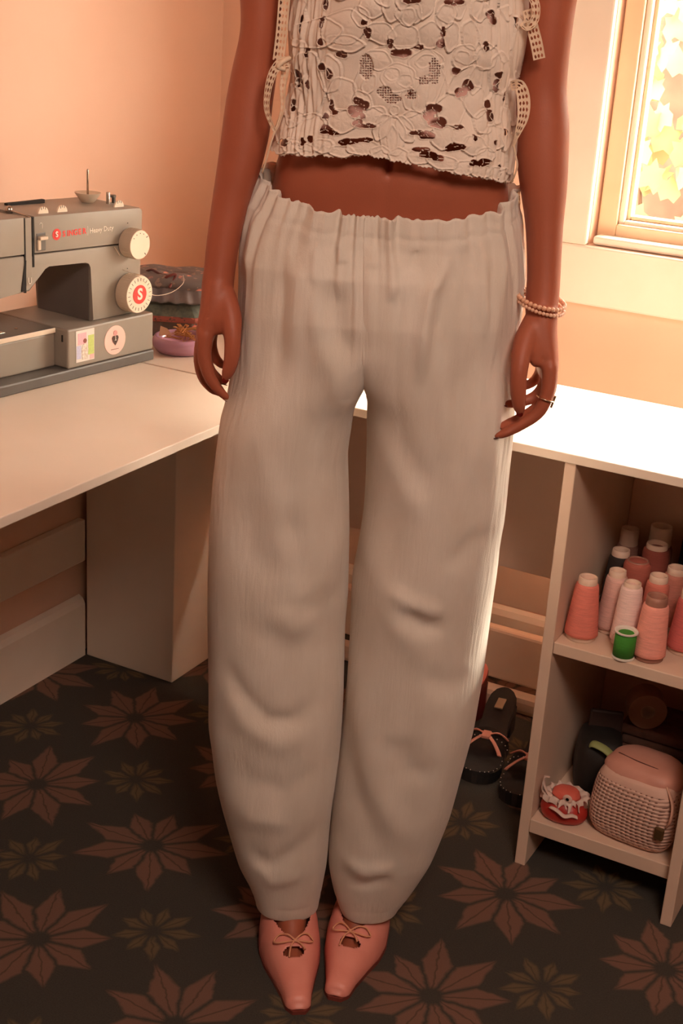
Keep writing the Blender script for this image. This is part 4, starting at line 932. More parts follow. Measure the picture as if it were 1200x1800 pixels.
# ------------------------------------------------------------------ trousers
FOLDS_L = [([(-0.11, 0.831), (-0.097, 0.764), (-0.075, 0.688), (-0.047, 0.606)], 0.0112, 0.004), ([(-0.073, 0.727), (-0.051, 0.65), (-0.041, 0.598)], 0.0112, -0.005), ([(0.005, 0.694), (-0.014, 0.637), (-0.03, 0.578)], 0.0182, 0.004), ([(-0.002, 0.637), (-0.005, 0.555), (-0.004, 0.471)], 0.0154, -0.004), ([(-0.132, 0.738), (-0.114, 0.661), (-0.082, 0.607)], 0.0154, -0.004), ([(-0.15, 0.503), (-0.121, 0.449), (-0.081, 0.412), (-0.043, 0.414), (-0.014, 0.449)], 0.0091, -0.006), ([(-0.145, 0.461), (-0.112, 0.402), (-0.064, 0.375), (-0.011, 0.401)], 0.0126, 0.005), ([(-0.134, 0.356), (-0.101, 0.314), (-0.053, 0.304), (-0.001, 0.348)], 0.014, -0.004), ([(-0.131, 0.284), (-0.098, 0.249), (-0.035, 0.25)], 0.0126, 0.004), ([(-0.105, 0.202), (-0.071, 0.171), (-0.032, 0.198), (-0.002, 0.238)], 0.0098, -0.005), ([(-0.095, 0.174), (-0.062, 0.138), (-0.014, 0.157)], 0.0084, 0.004), ([(-0.151, 0.783), (-0.155, 0.666), (-0.151, 0.545)], 0.014, 0.003), ([(-0.118, 0.564), (-0.063, 0.518), (-0.019, 0.538)], 0.0154, -0.003), ([(-0.089, 0.582), (-0.05, 0.552), (-0.013, 0.571)], 0.0112, 0.003), ([(-0.03, 1.029), (-0.02, 0.953), (0.01, 0.908)], 0.0168, -0.007), ([(-0.058, 1.04), (-0.043, 0.965), (-0.018, 0.896), (0.002, 0.824)], 0.014, 0.005), ([(-0.076, 1.073), (-0.073, 1.005), (-0.071, 0.906)], 0.0084, 0.004), ([(-0.108, 1.098), (-0.119, 1.036), (-0.126, 0.96), (-0.129, 0.859)], 0.0098, 0.005), ([(-0.089, 1.059), (-0.091, 0.962), (-0.09, 0.862)], 0.0098, -0.004), ([(-0.122, 1.11), (-0.132, 1.056), (-0.136, 1.001)], 0.0063, 0.004), ([(-0.05, 1.093), (-0.051, 1.054), (-0.052, 1.02)], 0.0056, 0.003), ([(-0.023, 1.093), (-0.017, 1.057)], 0.0056, 0.003), ([(-0.052, 0.864), (-0.027, 0.799), (-0.008, 0.732)], 0.0126, -0.004)]
FOLDS_R = [([(0.026, 0.87), (0.045, 0.818), (0.087, 0.739), (0.103, 0.701)], 0.0126, 0.005), ([(0.036, 0.87), (0.066, 0.806), (0.107, 0.74)], 0.014, -0.005), ([(0.029, 0.719), (0.045, 0.641), (0.08, 0.57), (0.135, 0.499)], 0.014, 0.005), ([(0.064, 0.619), (0.102, 0.596), (0.143, 0.581)], 0.0084, 0.005), ([(0.083, 0.587), (0.118, 0.565), (0.152, 0.567)], 0.0091, -0.006), ([(0.029, 0.516), (0.04, 0.422), (0.064, 0.326), (0.1, 0.256), (0.145, 0.201)], 0.0154, 0.007), ([(0.015, 0.473), (0.026, 0.368), (0.047, 0.279), (0.08, 0.207)], 0.014, -0.006), ([(0.089, 0.4), (0.117, 0.348), (0.157, 0.333)], 0.014, -0.005), ([(0.137, 0.482), (0.15, 0.413), (0.142, 0.332)], 0.014, 0.003), ([(0.025, 0.179), (0.067, 0.163), (0.114, 0.181)], 0.0084, 0.005), ([(0.044, 0.132), (0.076, 0.14), (0.107, 0.161)], 0.0063, -0.004), ([(0.12, 0.497), (0.16, 0.475), (0.189, 0.494)], 0.0112, -0.003), ([(0.101, 1.095), (0.1, 1.058), (0.087, 1.016), (0.083, 0.96), (0.086, 0.888)], 0.0077, 0.006), ([(0.112, 1.085), (0.113, 1.031), (0.105, 0.975), (0.107, 0.904)], 0.0091, -0.004), ([(0.141, 1.107), (0.149, 1.068), (0.153, 1.006), (0.16, 0.937)], 0.0063, 0.004), ([(0.163, 1.112), (0.172, 1.056), (0.171, 0.98), (0.17, 0.909)], 0.0063, 0.004), ([(0.124, 1.1), (0.13, 1.046), (0.132, 0.977)], 0.0063, -0.003), ([(0.044, 1.091), (0.046, 1.054), (0.044, 0.999)], 0.007, 0.004), ([(0.017, 1.093), (0.017, 1.052)], 0.007, 0.003), ([(0.001, 1.097), (0.0, 1.044), (0.006, 0.969), (0.016, 0.912)], 0.0063, -0.005), ([(0.01, 1.092), (0.012, 1.031), (0.021, 0.941)], 0.0084, 0.004), ([(0.068, 1.089), (0.066, 1.049)], 0.0063, -0.003), ([(0.162, 0.922), (0.162, 0.85), (0.165, 0.744)], 0.0112, 0.003), ([(0.181, 0.938), (0.183, 0.836), (0.189, 0.73), (0.185, 0.683)], 0.0063, 0.004), ([(0.126, 0.934), (0.137, 0.848), (0.15, 0.758)], 0.0084, -0.003), ([(0.108, 0.976), (0.118, 0.876), (0.132, 0.788)], 0.007, 0.003), ([(0.194, 0.707), (0.164, 0.681), (0.137, 0.647)], 0.0098, -0.003)]
T_LO = [(-0.124, 1.123), (-0.139, 1.096), (-0.146, 1.064), (-0.15, 1.025), (-0.15, 0.982), (-0.152, 0.937), (-0.155, 0.892), (-0.159, 0.838), (-0.166, 0.803), (-0.169, 0.751), (-0.173, 0.703), (-0.175, 0.645), (-0.175, 0.586), (-0.174, 0.5), (-0.172, 0.411), (-0.17, 0.354), (-0.163, 0.319), (-0.156, 0.273), (-0.146, 0.226), (-0.134, 0.178), (-0.121, 0.129), (-0.105, 0.1), (-0.094, 0.07), (-0.083, 0.038)]
T_LI = [(0.017, 0.88), (0.012, 0.861), (0.008, 0.836), (0.007, 0.806), (0.004, 0.767), (0.008, 0.711), (0.011, 0.662), (0.014, 0.604), (0.016, 0.562), (0.015, 0.519), (0.016, 0.475), (0.018, 0.412), (0.02, 0.358), (0.021, 0.311), (0.02, 0.264), (0.017, 0.215), (0.014, 0.166), (0.012, 0.126), (0.008, 0.096), (0.002, 0.049)]
T_RI = [(0.018, 0.88), (0.024, 0.865), (0.026, 0.831), (0.028, 0.784), (0.029, 0.729), (0.029, 0.688), (0.027, 0.655), (0.024, 0.622), (0.02, 0.588), (0.021, 0.519), (0.022, 0.431), (0.022, 0.358), (0.02, 0.283), (0.016, 0.215), (0.013, 0.156), (0.014, 0.126), (0.021, 0.097), (0.03, 0.072), (0.039, 0.056)]
T_RO = [(0.19, 1.114), (0.198, 1.087), (0.205, 1.052), (0.21, 1.016), (0.211, 0.987), (0.21, 0.957), (0.211, 0.912), (0.214, 0.858), (0.217, 0.812), (0.217, 0.772), (0.218, 0.731), (0.218, 0.69), (0.217, 0.657), (0.218, 0.636), (0.219, 0.606), (0.219, 0.554), (0.219, 0.519), (0.218, 0.457), (0.215, 0.42), (0.212, 0.378), (0.204, 0.326), (0.195, 0.268), (0.188, 0.229), (0.175, 0.183), (0.165, 0.148), (0.151, 0.116), (0.135, 0.079), (0.117, 0.05), (0.104, 0.024)]
def linen():
    m = bpy.data.materials.new('white_crinkled_linen'); m.use_nodes = True; nt = m.node_tree; b = nt.nodes['Principled BSDF']
    b.inputs['Roughness'].default_value = 0.85; b.inputs['Specular IOR Level'].default_value = 0.2
    b.inputs['Sheen Weight'].default_value = 0.25
    tc = nd(nt, 'ShaderNodeTexCoord')
    def noise(sc, stretch, det=3):
        mp = nd(nt, 'ShaderNodeMapping'); mp.inputs['Scale'].default_value = stretch; nt.links.new(tc.outputs['Object'], mp.inputs[0])
        n = nd(nt, 'ShaderNodeTexNoise'); n.inputs['Scale'].default_value = sc; n.inputs['Detail'].default_value = det; nt.links.new(mp.outputs[0], n.inputs['Vector']); return n.outputs['Fac']
    a = noise(60, (3.0, 3.0, 0.35)); bb = noise(14, (1.6, 1.6, 0.8)); w = noise(900, (1, 1, 1), 1)
    X.nt = nt
    hgt = X(a) * 1.0 + X(bb) * 1.2 + X(w) * 0.25
    bp = nd(nt, 'ShaderNodeBump'); bp.inputs['Strength'].default_value = 0.42; bp.inputs['Distance'].default_value = 0.0028
    nt.links.new(hgt.v, bp.inputs['Height']); nt.links.new(bp.outputs[0], b.inputs['Normal'])
    r = nd(nt, 'ShaderNodeValToRGB'); r.color_ramp.elements[0].position = 0.3; r.color_ramp.elements[1].position = 0.7
    r.color_ramp.elements[0].color = rgb(226, 214, 200); r.color_ramp.elements[1].color = rgb(238, 228, 216)
    nt.links.new(bb, r.inputs['Fac']); nt.links.new(r.outputs[0], b.inputs['Base Color'])
    t = nd(nt, 'ShaderNodeBsdfTranslucent'); t.inputs['Color'].default_value = rgb(240, 214, 190); nt.links.new(bp.outputs[0], t.inputs['Normal'])
    mx = nd(nt, 'ShaderNodeMixShader'); mx.inputs[0].default_value = 0.16
    nt.links.new(b.outputs[0], mx.inputs[1]); nt.links.new(t.outputs[0], mx.inputs[2]); nt.links.new(mx.outputs[0], nt.nodes['Material Output'].inputs['Surface'])
    return m
def col(tab): z = np.array([b for a, b in tab]); x = np.array([a for a, b in tab]); o = np.argsort(z); return z[o], x[o]
def smooth1(a, k):
    ker = np.hanning(2 * k + 3)[1:-1]; ker /= ker.sum(); return np.convolve(np.pad(a, k, mode='edge'), ker, 'valid')
def sstep(a, b, x): t = np.clip((x - a) / (b - a), 0, 1); return t * t * (3 - 2 * t)
def polydist(px, pz, poly):
    """distance to the line and a fade towards its two ends"""
    best = np.full(px.shape, 9.0); par = np.zeros(px.shape); L = 0.0; segs = []
    for (x0, z0), (x1, z1) in zip(poly, poly[1:]): segs.append((x0, z0, x1, z1, L)); L += math.hypot(x1 - x0, z1 - z0)
    for x0, z0, x1, z1, s0 in segs:
        l = math.hypot(x1 - x0, z1 - z0); t = np.clip(((px - x0) * (x1 - x0) + (pz - z0) * (z1 - z0)) / (l * l), 0, 1)
        d = np.hypot(px - x0 - t * (x1 - x0), pz - z0 - t * (z1 - z0)); k = d < best
        best = np.where(k, d, best); par = np.where(k, (s0 + t * l) / L, par)
    return best, sstep(-0.04, 0.32, par) * sstep(-0.04, 0.32, 1 - par)
HY = [(0.05, 0.050), (0.10, 0.062), (0.16, 0.078), (0.25, 0.090), (0.40, 0.098), (0.55, 0.100), (0.75, 0.104), (0.88, 0.112), (0.96, 0.118), (1.03, 0.112), (1.08, 0.098), (1.127, 0.0925)]
def trouser_leg(side):
    NZ, NU = 300, 200
    zs = np.linspace(1.127, 0.058, NZ)
    OZ, OX = col(T_LO if side < 0 else T_RO); IZ, IX = col(T_LI if side < 0 else T_RI)
    zt = np.maximum(zs, 0.045)
    xo = np.interp(zt, OZ, OX); xi = np.interp(zt, IZ, IX)
    xm = np.interp(zs, [0.88, 1.12], [0.0175, 0.006])                      # centre seam
    w = sstep(0.845, 0.90, zs)
    xi = xi * (1 - w) + (xm - side * 0.004) * w
    if side > 0: xo = xo - 0.006 * np.exp(-((zs - 0.45) / 0.12) ** 2)
    xo = smooth1(xo, 5); xi = smooth1(xi, 4)
    XOl = np.interp(zs, *col(T_LO)); XOr = np.interp(zs, *col(T_RO))
    X0 = (XOl + XOr) / 2; WT = (XOr - XOl) / 2
    hy = np.array([interp(HY, z) for z in zs])
    yc = np.interp(zs, [0.05, 0.2, 0.5, 0.9, 1.1], [-0.006, -0.004, 0.0, 0.003, 0.0]) + (0.006 if side > 0 else 0.0) * (1 - sstep(0.5, 0.9, zs))
    th = np.linspace(0, 2 * PI, NU, endpoint=False)
    c, s = np.cos(th), np.sin(th); q = 2.35
    ex = np.sign(c) * np.abs(c) ** (2 / q); ey = np.sign(s) * np.abs(s) ** (2 / q)
    ix = np.where(side < 0, 1, -1)                                           # inner side in +x for the left leg
    xc = (xo + xi) / 2; hx = np.abs(xi - xo) / 2
    Xg = xc[:, None] + hx[:, None] * ex[None, :]
    Yl = hy[:, None] * ey[None, :]
    rel = np.clip(np.abs((Xg - X0[:, None]) / WT[:, None]), 0, 1)
    Yt = hy[:, None] * np.clip(1 - rel ** 2.3, 0, 1) ** (1 / 2.3) * np.sign(s)[None, :]
    innerhalf = (c * ix > 0)
    Yt = np.where(innerhalf[None, :], Yt * np.clip(np.abs(s) / 0.16, 0, 1)[None, :], Yt)
    wD = sstep(0.80, 0.93, zs)[:, None]
    Yg = Yl * (1 - wD) + Yt * wD
    Zg = np.repeat(zs[:, None], NU, 1)
    front = np.clip(s, 0, 1)[None, :] ** 0.5 * np.ones_like(Zg)
    # displacement: placed folds on the front, gathers under the elastic, soft folds all round
    disp = np.zeros_like(Zg)
    for poly, wd, am in (FOLDS_L if side < 0 else FOLDS_R):
        d, f = polydist(Xg, Zg, poly); zm = np.mean([p[1] for p in poly]); k1, k2 = (1.6, 1.15) if zm > 0.9 else ((1.2, 1.5) if zm > 0.5 else (1.0, 1.5)); disp += k1 * am * np.exp(-(d / (wd * k2)) ** 2) * f * front
    rr = np.random.RandomState(5 if side < 0 else 9)
    ang = th[None, :]
    g = np.zeros_like(Zg)
    for fq in (9, 13, 17, 22, 29, 37): g += np.sin(ang * fq + rr.uniform(0, 6) + 2.2 * (1.1 - Zg) * rr.uniform(-1, 1) * 3) * (1.2 / fq ** 0.5)
    disp += g * (1 - 0.9 * np.exp(-((Xg - xm[:, None]) / 0.010) ** 2)) * (0.0062 * np.exp(-np.clip(1.124 - Zg, 0, 9) / 0.07) + 0.0010 * np.exp(-np.clip(1.1 - Zg, 0, 9) / 0.25))
    for fz, fa in ((9, 2), (15, 3), (23, 1)): disp += 0.0010 * np.sin(Zg * fz + fa * ang + rr.uniform(0, 6)) * (1 - 0.5 * wD)
    # crinkles on the outer side
    disp += 0.0009 * np.sin(ang * 44 + 3 * np.sin(Zg * 23)) * np.clip(np.cos(ang) * side - 0.25, 0, 1) * sstep(0.55, 0.7, Zg) * np.sin(Zg * 37 + ang * 5)
    # casing line below the waist
    casing = np.exp(-((1.124 - Zg - 0.024) / 0.0035) ** 2); disp -= 0.0016 * casing
    # seam groove where the two legs meet
    disp -= 0.0030 * np.exp(-((Xg - xm[:, None]) / 0.006) ** 2) * front * w[:, None]
    # hem stitch
    disp -= 0.0009 * np.exp(-((Zg - 0.080) / 0.003) ** 2)
    nx = ex[None, :] / hx[:, None]; ny = (Yg / hy[:, None] ** 2)
    nx = np.where(wD > 0.5, np.where(innerhalf[None, :], ((Xg - X0[:, None]) / WT[:, None] ** 2), nx), nx)
    nl = np.hypot(nx, ny) + 1e-9
    Xg = Xg + disp * nx / nl; Yg = Yg + disp * ny / nl
    # waist: front edge lower than the back, ruffled rim ; hem slightly higher inside
    up = sstep(0.96, 1.127, Zg); fy = np.clip(Yg / hy[:, None], -1, 1)
    Zg = Zg + up * (-0.036 * np.clip(fy, 0, 1) + 0.012 * np.clip(-fy, 0, 1)) + 0.0008 * np.sin(ang * 41 + 1 + 2 * np.sin(ang * 7)) * sstep(1.10, 1.127, Zg)
    Zg = Zg - up * 0.014 * np.where(innerhalf, np.exp(-(s / 0.16) ** 2), 0)[None, :]
    Zg = Zg + (1 - sstep(0.05, 0.12, Zg)) * (0.004 * np.cos(ang) * side)
    Yv = yc[:, None] - Yg
    V = np.stack([Xg, Yv, Zg], -1)
    rows = [V[i] for i in range(NZ)]
    # turned-in rim at the waist and hem
    def inset(row, k, dz): cc = row.mean(0); r_ = cc + (row - cc) * np.array([k, k, 1]); r_[:, 2] += dz; return r_
    rows = [inset(rows[0], 0.93, -0.030), inset(rows[0], 0.955, -0.004), inset(rows[0], 0.985, 0.0005)] + rows + [inset(rows[-1], 0.985, -0.001), inset(rows[-1], 0.95, 0.001), inset(rows[-1], 0.93, 0.03)]
    V = np.concatenate(rows); nr = len(rows)
    idx = np.arange(nr * NU).reshape(nr, NU); nxt = np.roll(idx, -1, 1)
    Fc = np.stack([idx[:-1], idx[1:], nxt[1:], nxt[:-1]], -1).reshape(-1, 4)
    return V, Fc
VL, FLc = trouser_leg(-1); VR, FRc = trouser_leg(1)
me = bpy.data.meshes.new('trousers'); me.from_pydata(np.concatenate([VL, VR]).tolist(), [], np.concatenate([FLc, FRc + len(VL)]).tolist()); me.update()
M['linen'] = linen()
P_('trousers', me, M['linen'], 'baggy off-white crinkled linen trousers with gathered elastic waist', smooth=True)
# ------------------------------------------------------------------ cutwork lace top
# lace chart: u to the right, v downwards; one chart unit is about 0.65 mm
def chart_inv(x, z):
    a, b, c, d = 6.4748e-4, 4.583e-5, 4.132e-5, -6.2125e-4
    X_ = x - 0.02593; Z_ = z - 1.24084; D_ = a * d - b * c
    return 690 + (d * X_ - b * Z_) / D_, 150 + (-c * X_ + a * Z_) / D_
PETALS = [  # u, v, half-length, half-width, angle
    (705, 140, 80, 64, 0), (610, 48, 40, 30, -10), (612, 76, 32, 15, 5), (560, 60, 26, 50, 80), (585, 130, 20, 34, 0), (605, 165, 25, 30, 0), (605, 212, 24, 22, 0), (545, 150, 30, 60, 0), (550, 235, 34, 34, 0),
    (656, 14, 22, 18, 30), (640, 30, 20, 14, 60), (690, 14, 16, 26, 0), (780, 20, 18, 22, -20), (745, 12, 14, 24, 20), (800, 12, 16, 24, 0),
    (672, 58, 24, 19, 20), (753, 62, 21, 24, 10), (709, 64, 25, 23, 0), (717, 24, 22, 22, 0), (717, 30, 12, 16, 0),
    (665, 104, 24, 18, 10), (748, 112, 32, 27, -10), (746, 106, 18, 12, -20), (700, 135, 30, 26, 0), (690, 128, 14, 12, 0), (712, 140, 14, 12, 0), (650, 146, 12, 20, 20), (720, 172, 14, 22, -10), (745, 165, 18, 34, 25), (765, 150, 12, 40, 20),
    (656, 202, 26, 17, -15), (732, 212, 30, 18, 18), (672, 222, 14, 26, 25), (712, 226, 14, 26, -25), (690, 238, 24, 36, 0), (690, 244, 10, 26, 0), (693, 192, 9, 9, 0),
    (790, 64, 13, 27, 5), (778, 30, 16, 22, 15), (822, 62, 15, 26, -5), (815, 95, 20, 18, 20), (850, 50, 18, 40, 0), (848, 100, 18, 24, 10), (808, 105, 14, 18, 0), (838, 20, 14, 20, 0), (880, 60, 16, 50, 5), (872, 130, 18, 40, -5),
    (790, 192, 25, 29, 10), (808, 140, 14, 32, 40), (832, 178, 20, 30, -10), (832, 140, 12, 26, 10), (775, 240, 19, 22, 10), (803, 236, 15, 17, 0), (845, 215, 17, 22, 0), (868, 190, 15, 34, 5), (862, 245, 20, 24, 0), (885, 230, 12, 40, 0), (825, 255, 22, 18, 10), (845, 275, 18, 16, 0),
    (495, 268, 17, 12, -20), (520, 262, 17, 14, 0), (546, 266, 16, 12, 10), (574, 258, 18, 13, 0), (604, 266, 22, 11, 0), (640, 259, 30, 14, 0), (668, 268, 18, 13, 0), (700, 272, 18, 14, 0), (735, 274, 20, 14, 5), (775, 284, 27, 13, 12), (810, 296, 17, 15, 0), (840, 303, 20, 14, 15), (866, 310, 15, 13, 10), (886, 318, 12, 16, 0), (505, 235, 20, 26, 0), (520, 190, 20, 40, 0), (530, 110, 20, 40, 0), (525, 40, 16, 44, 0), (640, 175, 14, 20, -40), (900, 280, 12, 40, 0), (905, 180, 14, 50, 0), (905, 90, 14, 60, 0)]
HOLES = [(650, 57, 6, 9), (706, 92, 18, 7), (606, 95, 9, 6), (586, 186, 5, 10), (591, 197, 6, 5), (632, 176, 8, 6), (627, 194, 12, 10), (642, 184, 9, 8), (632, 216, 8, 7), (649, 220, 12, 4), (577, 228, 8, 8), (590, 234, 8, 4), (760, 190, 13, 9), (752, 203, 9, 8), (767, 214, 15, 9), (735, 232, 14, 4), (749, 236, 12, 7), (795, 257, 14, 7), (786, 260, 8, 5), (740, 262, 15, 4), (752, 271, 15, 5), (768, 277, 9, 5), (826, 287, 8, 5), (843, 287, 12, 7), (877, 300, 4, 6),
         (618, 248, 14, 5), (606, 251, 8, 5), (643, 245, 13, 4), (505, 258, 7, 6), (512, 254, 5, 4), (542, 252, 5, 7), (554, 246, 4, 6), (572, 40, 4, 10), (573, 10, 5, 8), (572, 75, 4, 6), (546, 95, 3, 8), (533, 45, 3, 16), (536, 140, 3, 10), (528, 140, 3, 16), (547, 150, 3, 8), (519, 190, 4, 10), (574, 118, 6, 6), (586, 130, 5, 9), (612, 250, 5, 4),
         (686, 75, 5, 8), (735, 82, 8, 4), (772, 76, 7, 8), (775, 57, 4, 9), (645, 40, 5, 4), (720, 3, 14, 5), (793, 6, 18, 5), (858, 28, 9, 9), (860, 38, 6, 6), (846, 82, 4, 8), (819, 150, 9, 10), (807, 162, 10, 8), (800, 124, 6, 6), (870, 132, 6, 6), (866, 152, 4, 12), (852, 184, 5, 7), (856, 205, 6, 10), (828, 242, 3, 5), (800, 222, 8, 4), (884, 172, 3, 9), (898, 44, 3, 12), (720, 162, 3, 3), (575, 205, 5, 5), (640, 203, 4, 5), (885, 236, 3, 5), (862, 252, 3, 4)]
PETALS += [(u, v - 232, a, b, -an) for u, v, a, b, an in PETALS if 20 < v < 235]
HOLES += [(u, v - 232, a, b) for u, v, a, b in HOLES if 40 < v < 225]
NU_, NV_ = 470, 430
ZTOP, ZBOT = 1.415, 1.120
zz = np.linspace(ZTOP, ZBOT, NV_)
tl = [(-0.113, 1.12), (-0.1125, 1.145), (-0.1105, 1.154), (-0.104, 1.173), (-0.099, 1.196), (-0.098, 1.216), (-0.097, 1.242), (-0.100, 1.287), (-0.104, 1.324), (-0.112, 1.415)]
trr = [(0.180, 1.12), (0.180, 1.146), (0.178, 1.173), (0.173, 1.212), (0.169, 1.245), (0.172, 1.271), (0.174, 1.303), (0.175, 1.341), (0.178, 1.415)]
xl = smooth1(np.interp(zz, *col(tl)), 6); xr = smooth1(np.interp(zz, *col(trr)), 6)
ph = np.linspace(-1.42, 1.42, NU_)
x0 = (xl + xr) / 2; W_ = (xr - xl) / 2
Xg = x0[:, None] + W_[:, None] * np.sin(ph)[None, :] / math.sin(1.42)
dep = np.interp(zz, [1.12, 1.16, 1.22, 1.30, 1.36, 1.415], [0.097, 0.097, 0.096, 0.104, 0.114, 0.112])
Yg = -dep[:, None] * np.cos(ph)[None, :] ** 0.86 + 0.002
Zg = np.repeat(zz[:, None], NU_, 1)
U_, V_ = chart_inv(Xg, Zg)
hgt = np.zeros_like(U_); own = np.full(U_.shape, -1)
for i, (cu_, cv_, a, b, an) in enumerate(PETALS):
    t = math.radians(an); du = U_ - cu_; dv = V_ - cv_
    p = (du * math.cos(t) + dv * math.sin(t)) / a; q = (-du * math.sin(t) + dv * math.cos(t)) / b
    wig = 1 + 0.05 * np.sin(5 * np.arctan2(q, p) + i)
    s = np.hypot(p, q) / wig; mnr = min(a, b)
    inside = s < 1
    rim = np.exp(-((1 - s) * mnr / 2.0) ** 2)
    dome = np.clip(1 - s * s, 0, 1) ** 0.5
    ribs = 0.20 * np.sin(np.arctan2(q, p) * 7 + i) * s * (1 - s)
    h = 0.0026 * rim + 0.0040 * dome * min(1, mnr / 20) + 0.0024 * ribs
    hgt = np.where(inside, 0.35 * hgt + h, hgt - 0.0006 * np.exp(-((s - 1) * mnr / 2.5) ** 2)); own = np.where(inside, i, own)
# gathered side strips
ruch = np.exp(-((U_ - 535) / 34) ** 2) + 0.8 * np.exp(-((U_ - 880) / 34) ** 2)
hgt += ruch * 0.0016 * (np.sin(U_ * 0.42 + 2.2 * np.sin(V_ * 0.02)) + 0.6 * np.sin(U_ * 0.83 + V_ * 0.03))
hgt += 0.0030 * np.sin(U_ * 0.021 + V_ * 0.012) + 0.002 * np.sin(V_ * 0.035 + 1.5 * np.sin(U_ * 0.02))
# the cut-out spaces, crossed by thin bars
hole = np.zeros(U_.shape, bool); rimh = np.zeros_like(hgt)
for i, (cu_, cv_, a, b) in enumerate(HOLES):
    du, dv = U_ - cu_, V_ - cv_
    s = np.hypot(du / a, dv / b) * (1 + 0.10 * np.sin(3 * np.arctan2(dv, du) + i))
    ang = i * 1.1; bars = np.zeros_like(hole)
    if max(a, b) > 7:
        k = 3
        for j in range(k):
            t = ang + j * 2 * PI / k; d = np.abs(-du * math.sin(t) + dv * math.cos(t)); side = (du * math.cos(t) + dv * math.sin(t)) > -1
            bars |= (d < 1.0) & side
    hole |= (s < 1) & ~bars
    rimh = np.maximum(rimh, np.exp(-((s - 1.12) * min(a, b) / 1.6) ** 2))
# openwork net patches
for cu_, cv_, a, b in ((645, 116, 12, 22), (762, 124, 10, 24), (676, 160, 12, 10), (690, 172, 14, 8), (722, 164, 10, 8), (745, 140, 10, 8)):
    du, dv = (U_ - cu_) / a, (V_ - cv_) / b
    net = np.sin((U_ + V_) * 2 * PI / 8.5) * np.sin((U_ - V_) * 2 * PI / 8.5)
    hole |= (np.hypot(du, dv) < 1) & (net > 0.60)
    hgt = np.where(np.hypot(du, dv) < 1.05, hgt * 0.4, hgt)
hgt += 0.0011 * rimh
# scalloped hem
hu = [480, 500, 520, 545, 570, 600, 640, 700, 750, 800, 850, 893, 930]; hv = [276, 281, 277, 279, 275, 279, 272, 284, 294, 307, 318, 332, 342]
hem = np.interp(U_, hu, hv) + 3.2 * np.abs(np.sin(U_ * PI / 27.0)) - 1.5 + 1.0 * np.sin(U_ * 0.9)
gone = hole | (V_ > hem)
hgt += 0.0012 * np.exp(-((hem - V_ - 2) / 2.0) ** 2)
off = 0.004 + 0.010 * sstep(200, 330, V_)
nx = np.sin(ph)[None, :] * np.ones_like(Zg); ny = -np.cos(ph)[None, :] * np.ones_like(Zg)
P3 = np.stack([Xg + nx * (hgt + off * 0.4), Yg + ny * (hgt + off), Zg], -1).reshape(-1, 3)
idx = np.arange(NU_ * NV_).reshape(NV_, NU_); keepv = ~gone
kf = keepv[:-1, :-1] & keepv[1:, :-1] & keepv[1:, 1:] & keepv[:-1, 1:]
Fq = np.stack([idx[:-1, :-1], idx[1:, :-1], idx[1:, 1:], idx[:-1, 1:]], -1)[kf]
used = np.unique(Fq); remap = np.full(NU_ * NV_, -1); remap[used] = np.arange(len(used))
me = bpy.data.meshes.new('lace_top'); me.from_pydata(P3[used].tolist(), [], remap[Fq].tolist()); me.update()
M['lace'] = mat('ivory_cutwork_cotton', rgb(238, 222, 208), 0.75, rgb(230, 213, 198), 30, bump=0.2, bscale=700, transl=0.10)
top = P_('lace_top', me, M['lace'], 'ivory cutwork lace crop top with flower petals and scalloped hem', smooth=True)
md = top.modifiers.new('thickness', 'SOLIDIFY'); md.thickness = 0.0009; md.offset = -1
# back panel of the top
bm = B(); prev = None
for z in np.linspace(1.415, 1.150, 28):
    a, b = np.interp(z, *col(tl)), np.interp(z, *col(trr)); c_, w_ = (a + b) / 2, (b - a) / 2; ring = []
    for t in np.linspace(-1.45, 1.45, 60): ring.append(bm.verts.new((c_ + w_ * 0.97 * math.sin(t), 0.004 + 0.093 * math.cos(t) ** 0.86 + 0.0015 * math.sin(t * 30 + z * 20), z + 0.003 * math.sin(t * 20))))
    if prev:
        for i in range(59): bm.faces.new((prev[i], prev[i + 1], ring[i + 1], ring[i]))
    prev = ring
P_('back_panel', bm, M['lace'], None, top, smooth=True)

# mauve underlayer that shows through the cut-outs
bm = B(); prev = None
for z in np.linspace(1.415, 1.186, 24):
    a, b = np.interp(z, *col(tl)), np.interp(z, *col(trr)); c_, w_ = (a + b) / 2, (b - a) / 2; d_ = float(np.interp(z, [1.18, 1.22, 1.30, 1.36, 1.415], [0.088, 0.088, 0.097, 0.107, 0.106])); ring = []
    for t in np.linspace(-1.40, 1.40, 60): ring.append(bm.verts.new((c_ + w_ * 0.955 * math.sin(t), 0.002 - d_ * math.cos(t) ** 0.86, z)))
    if prev:
        for i in range(59): bm.faces.new((prev[i], prev[i + 1], ring[i + 1], ring[i]))
    prev = ring
P_('underlayer', bm, mat('mauve_jersey', rgb(236, 188, 176), 0.8, rgb(230, 180, 168), 20), 'mauve underlayer showing through the lace', top, smooth=True)

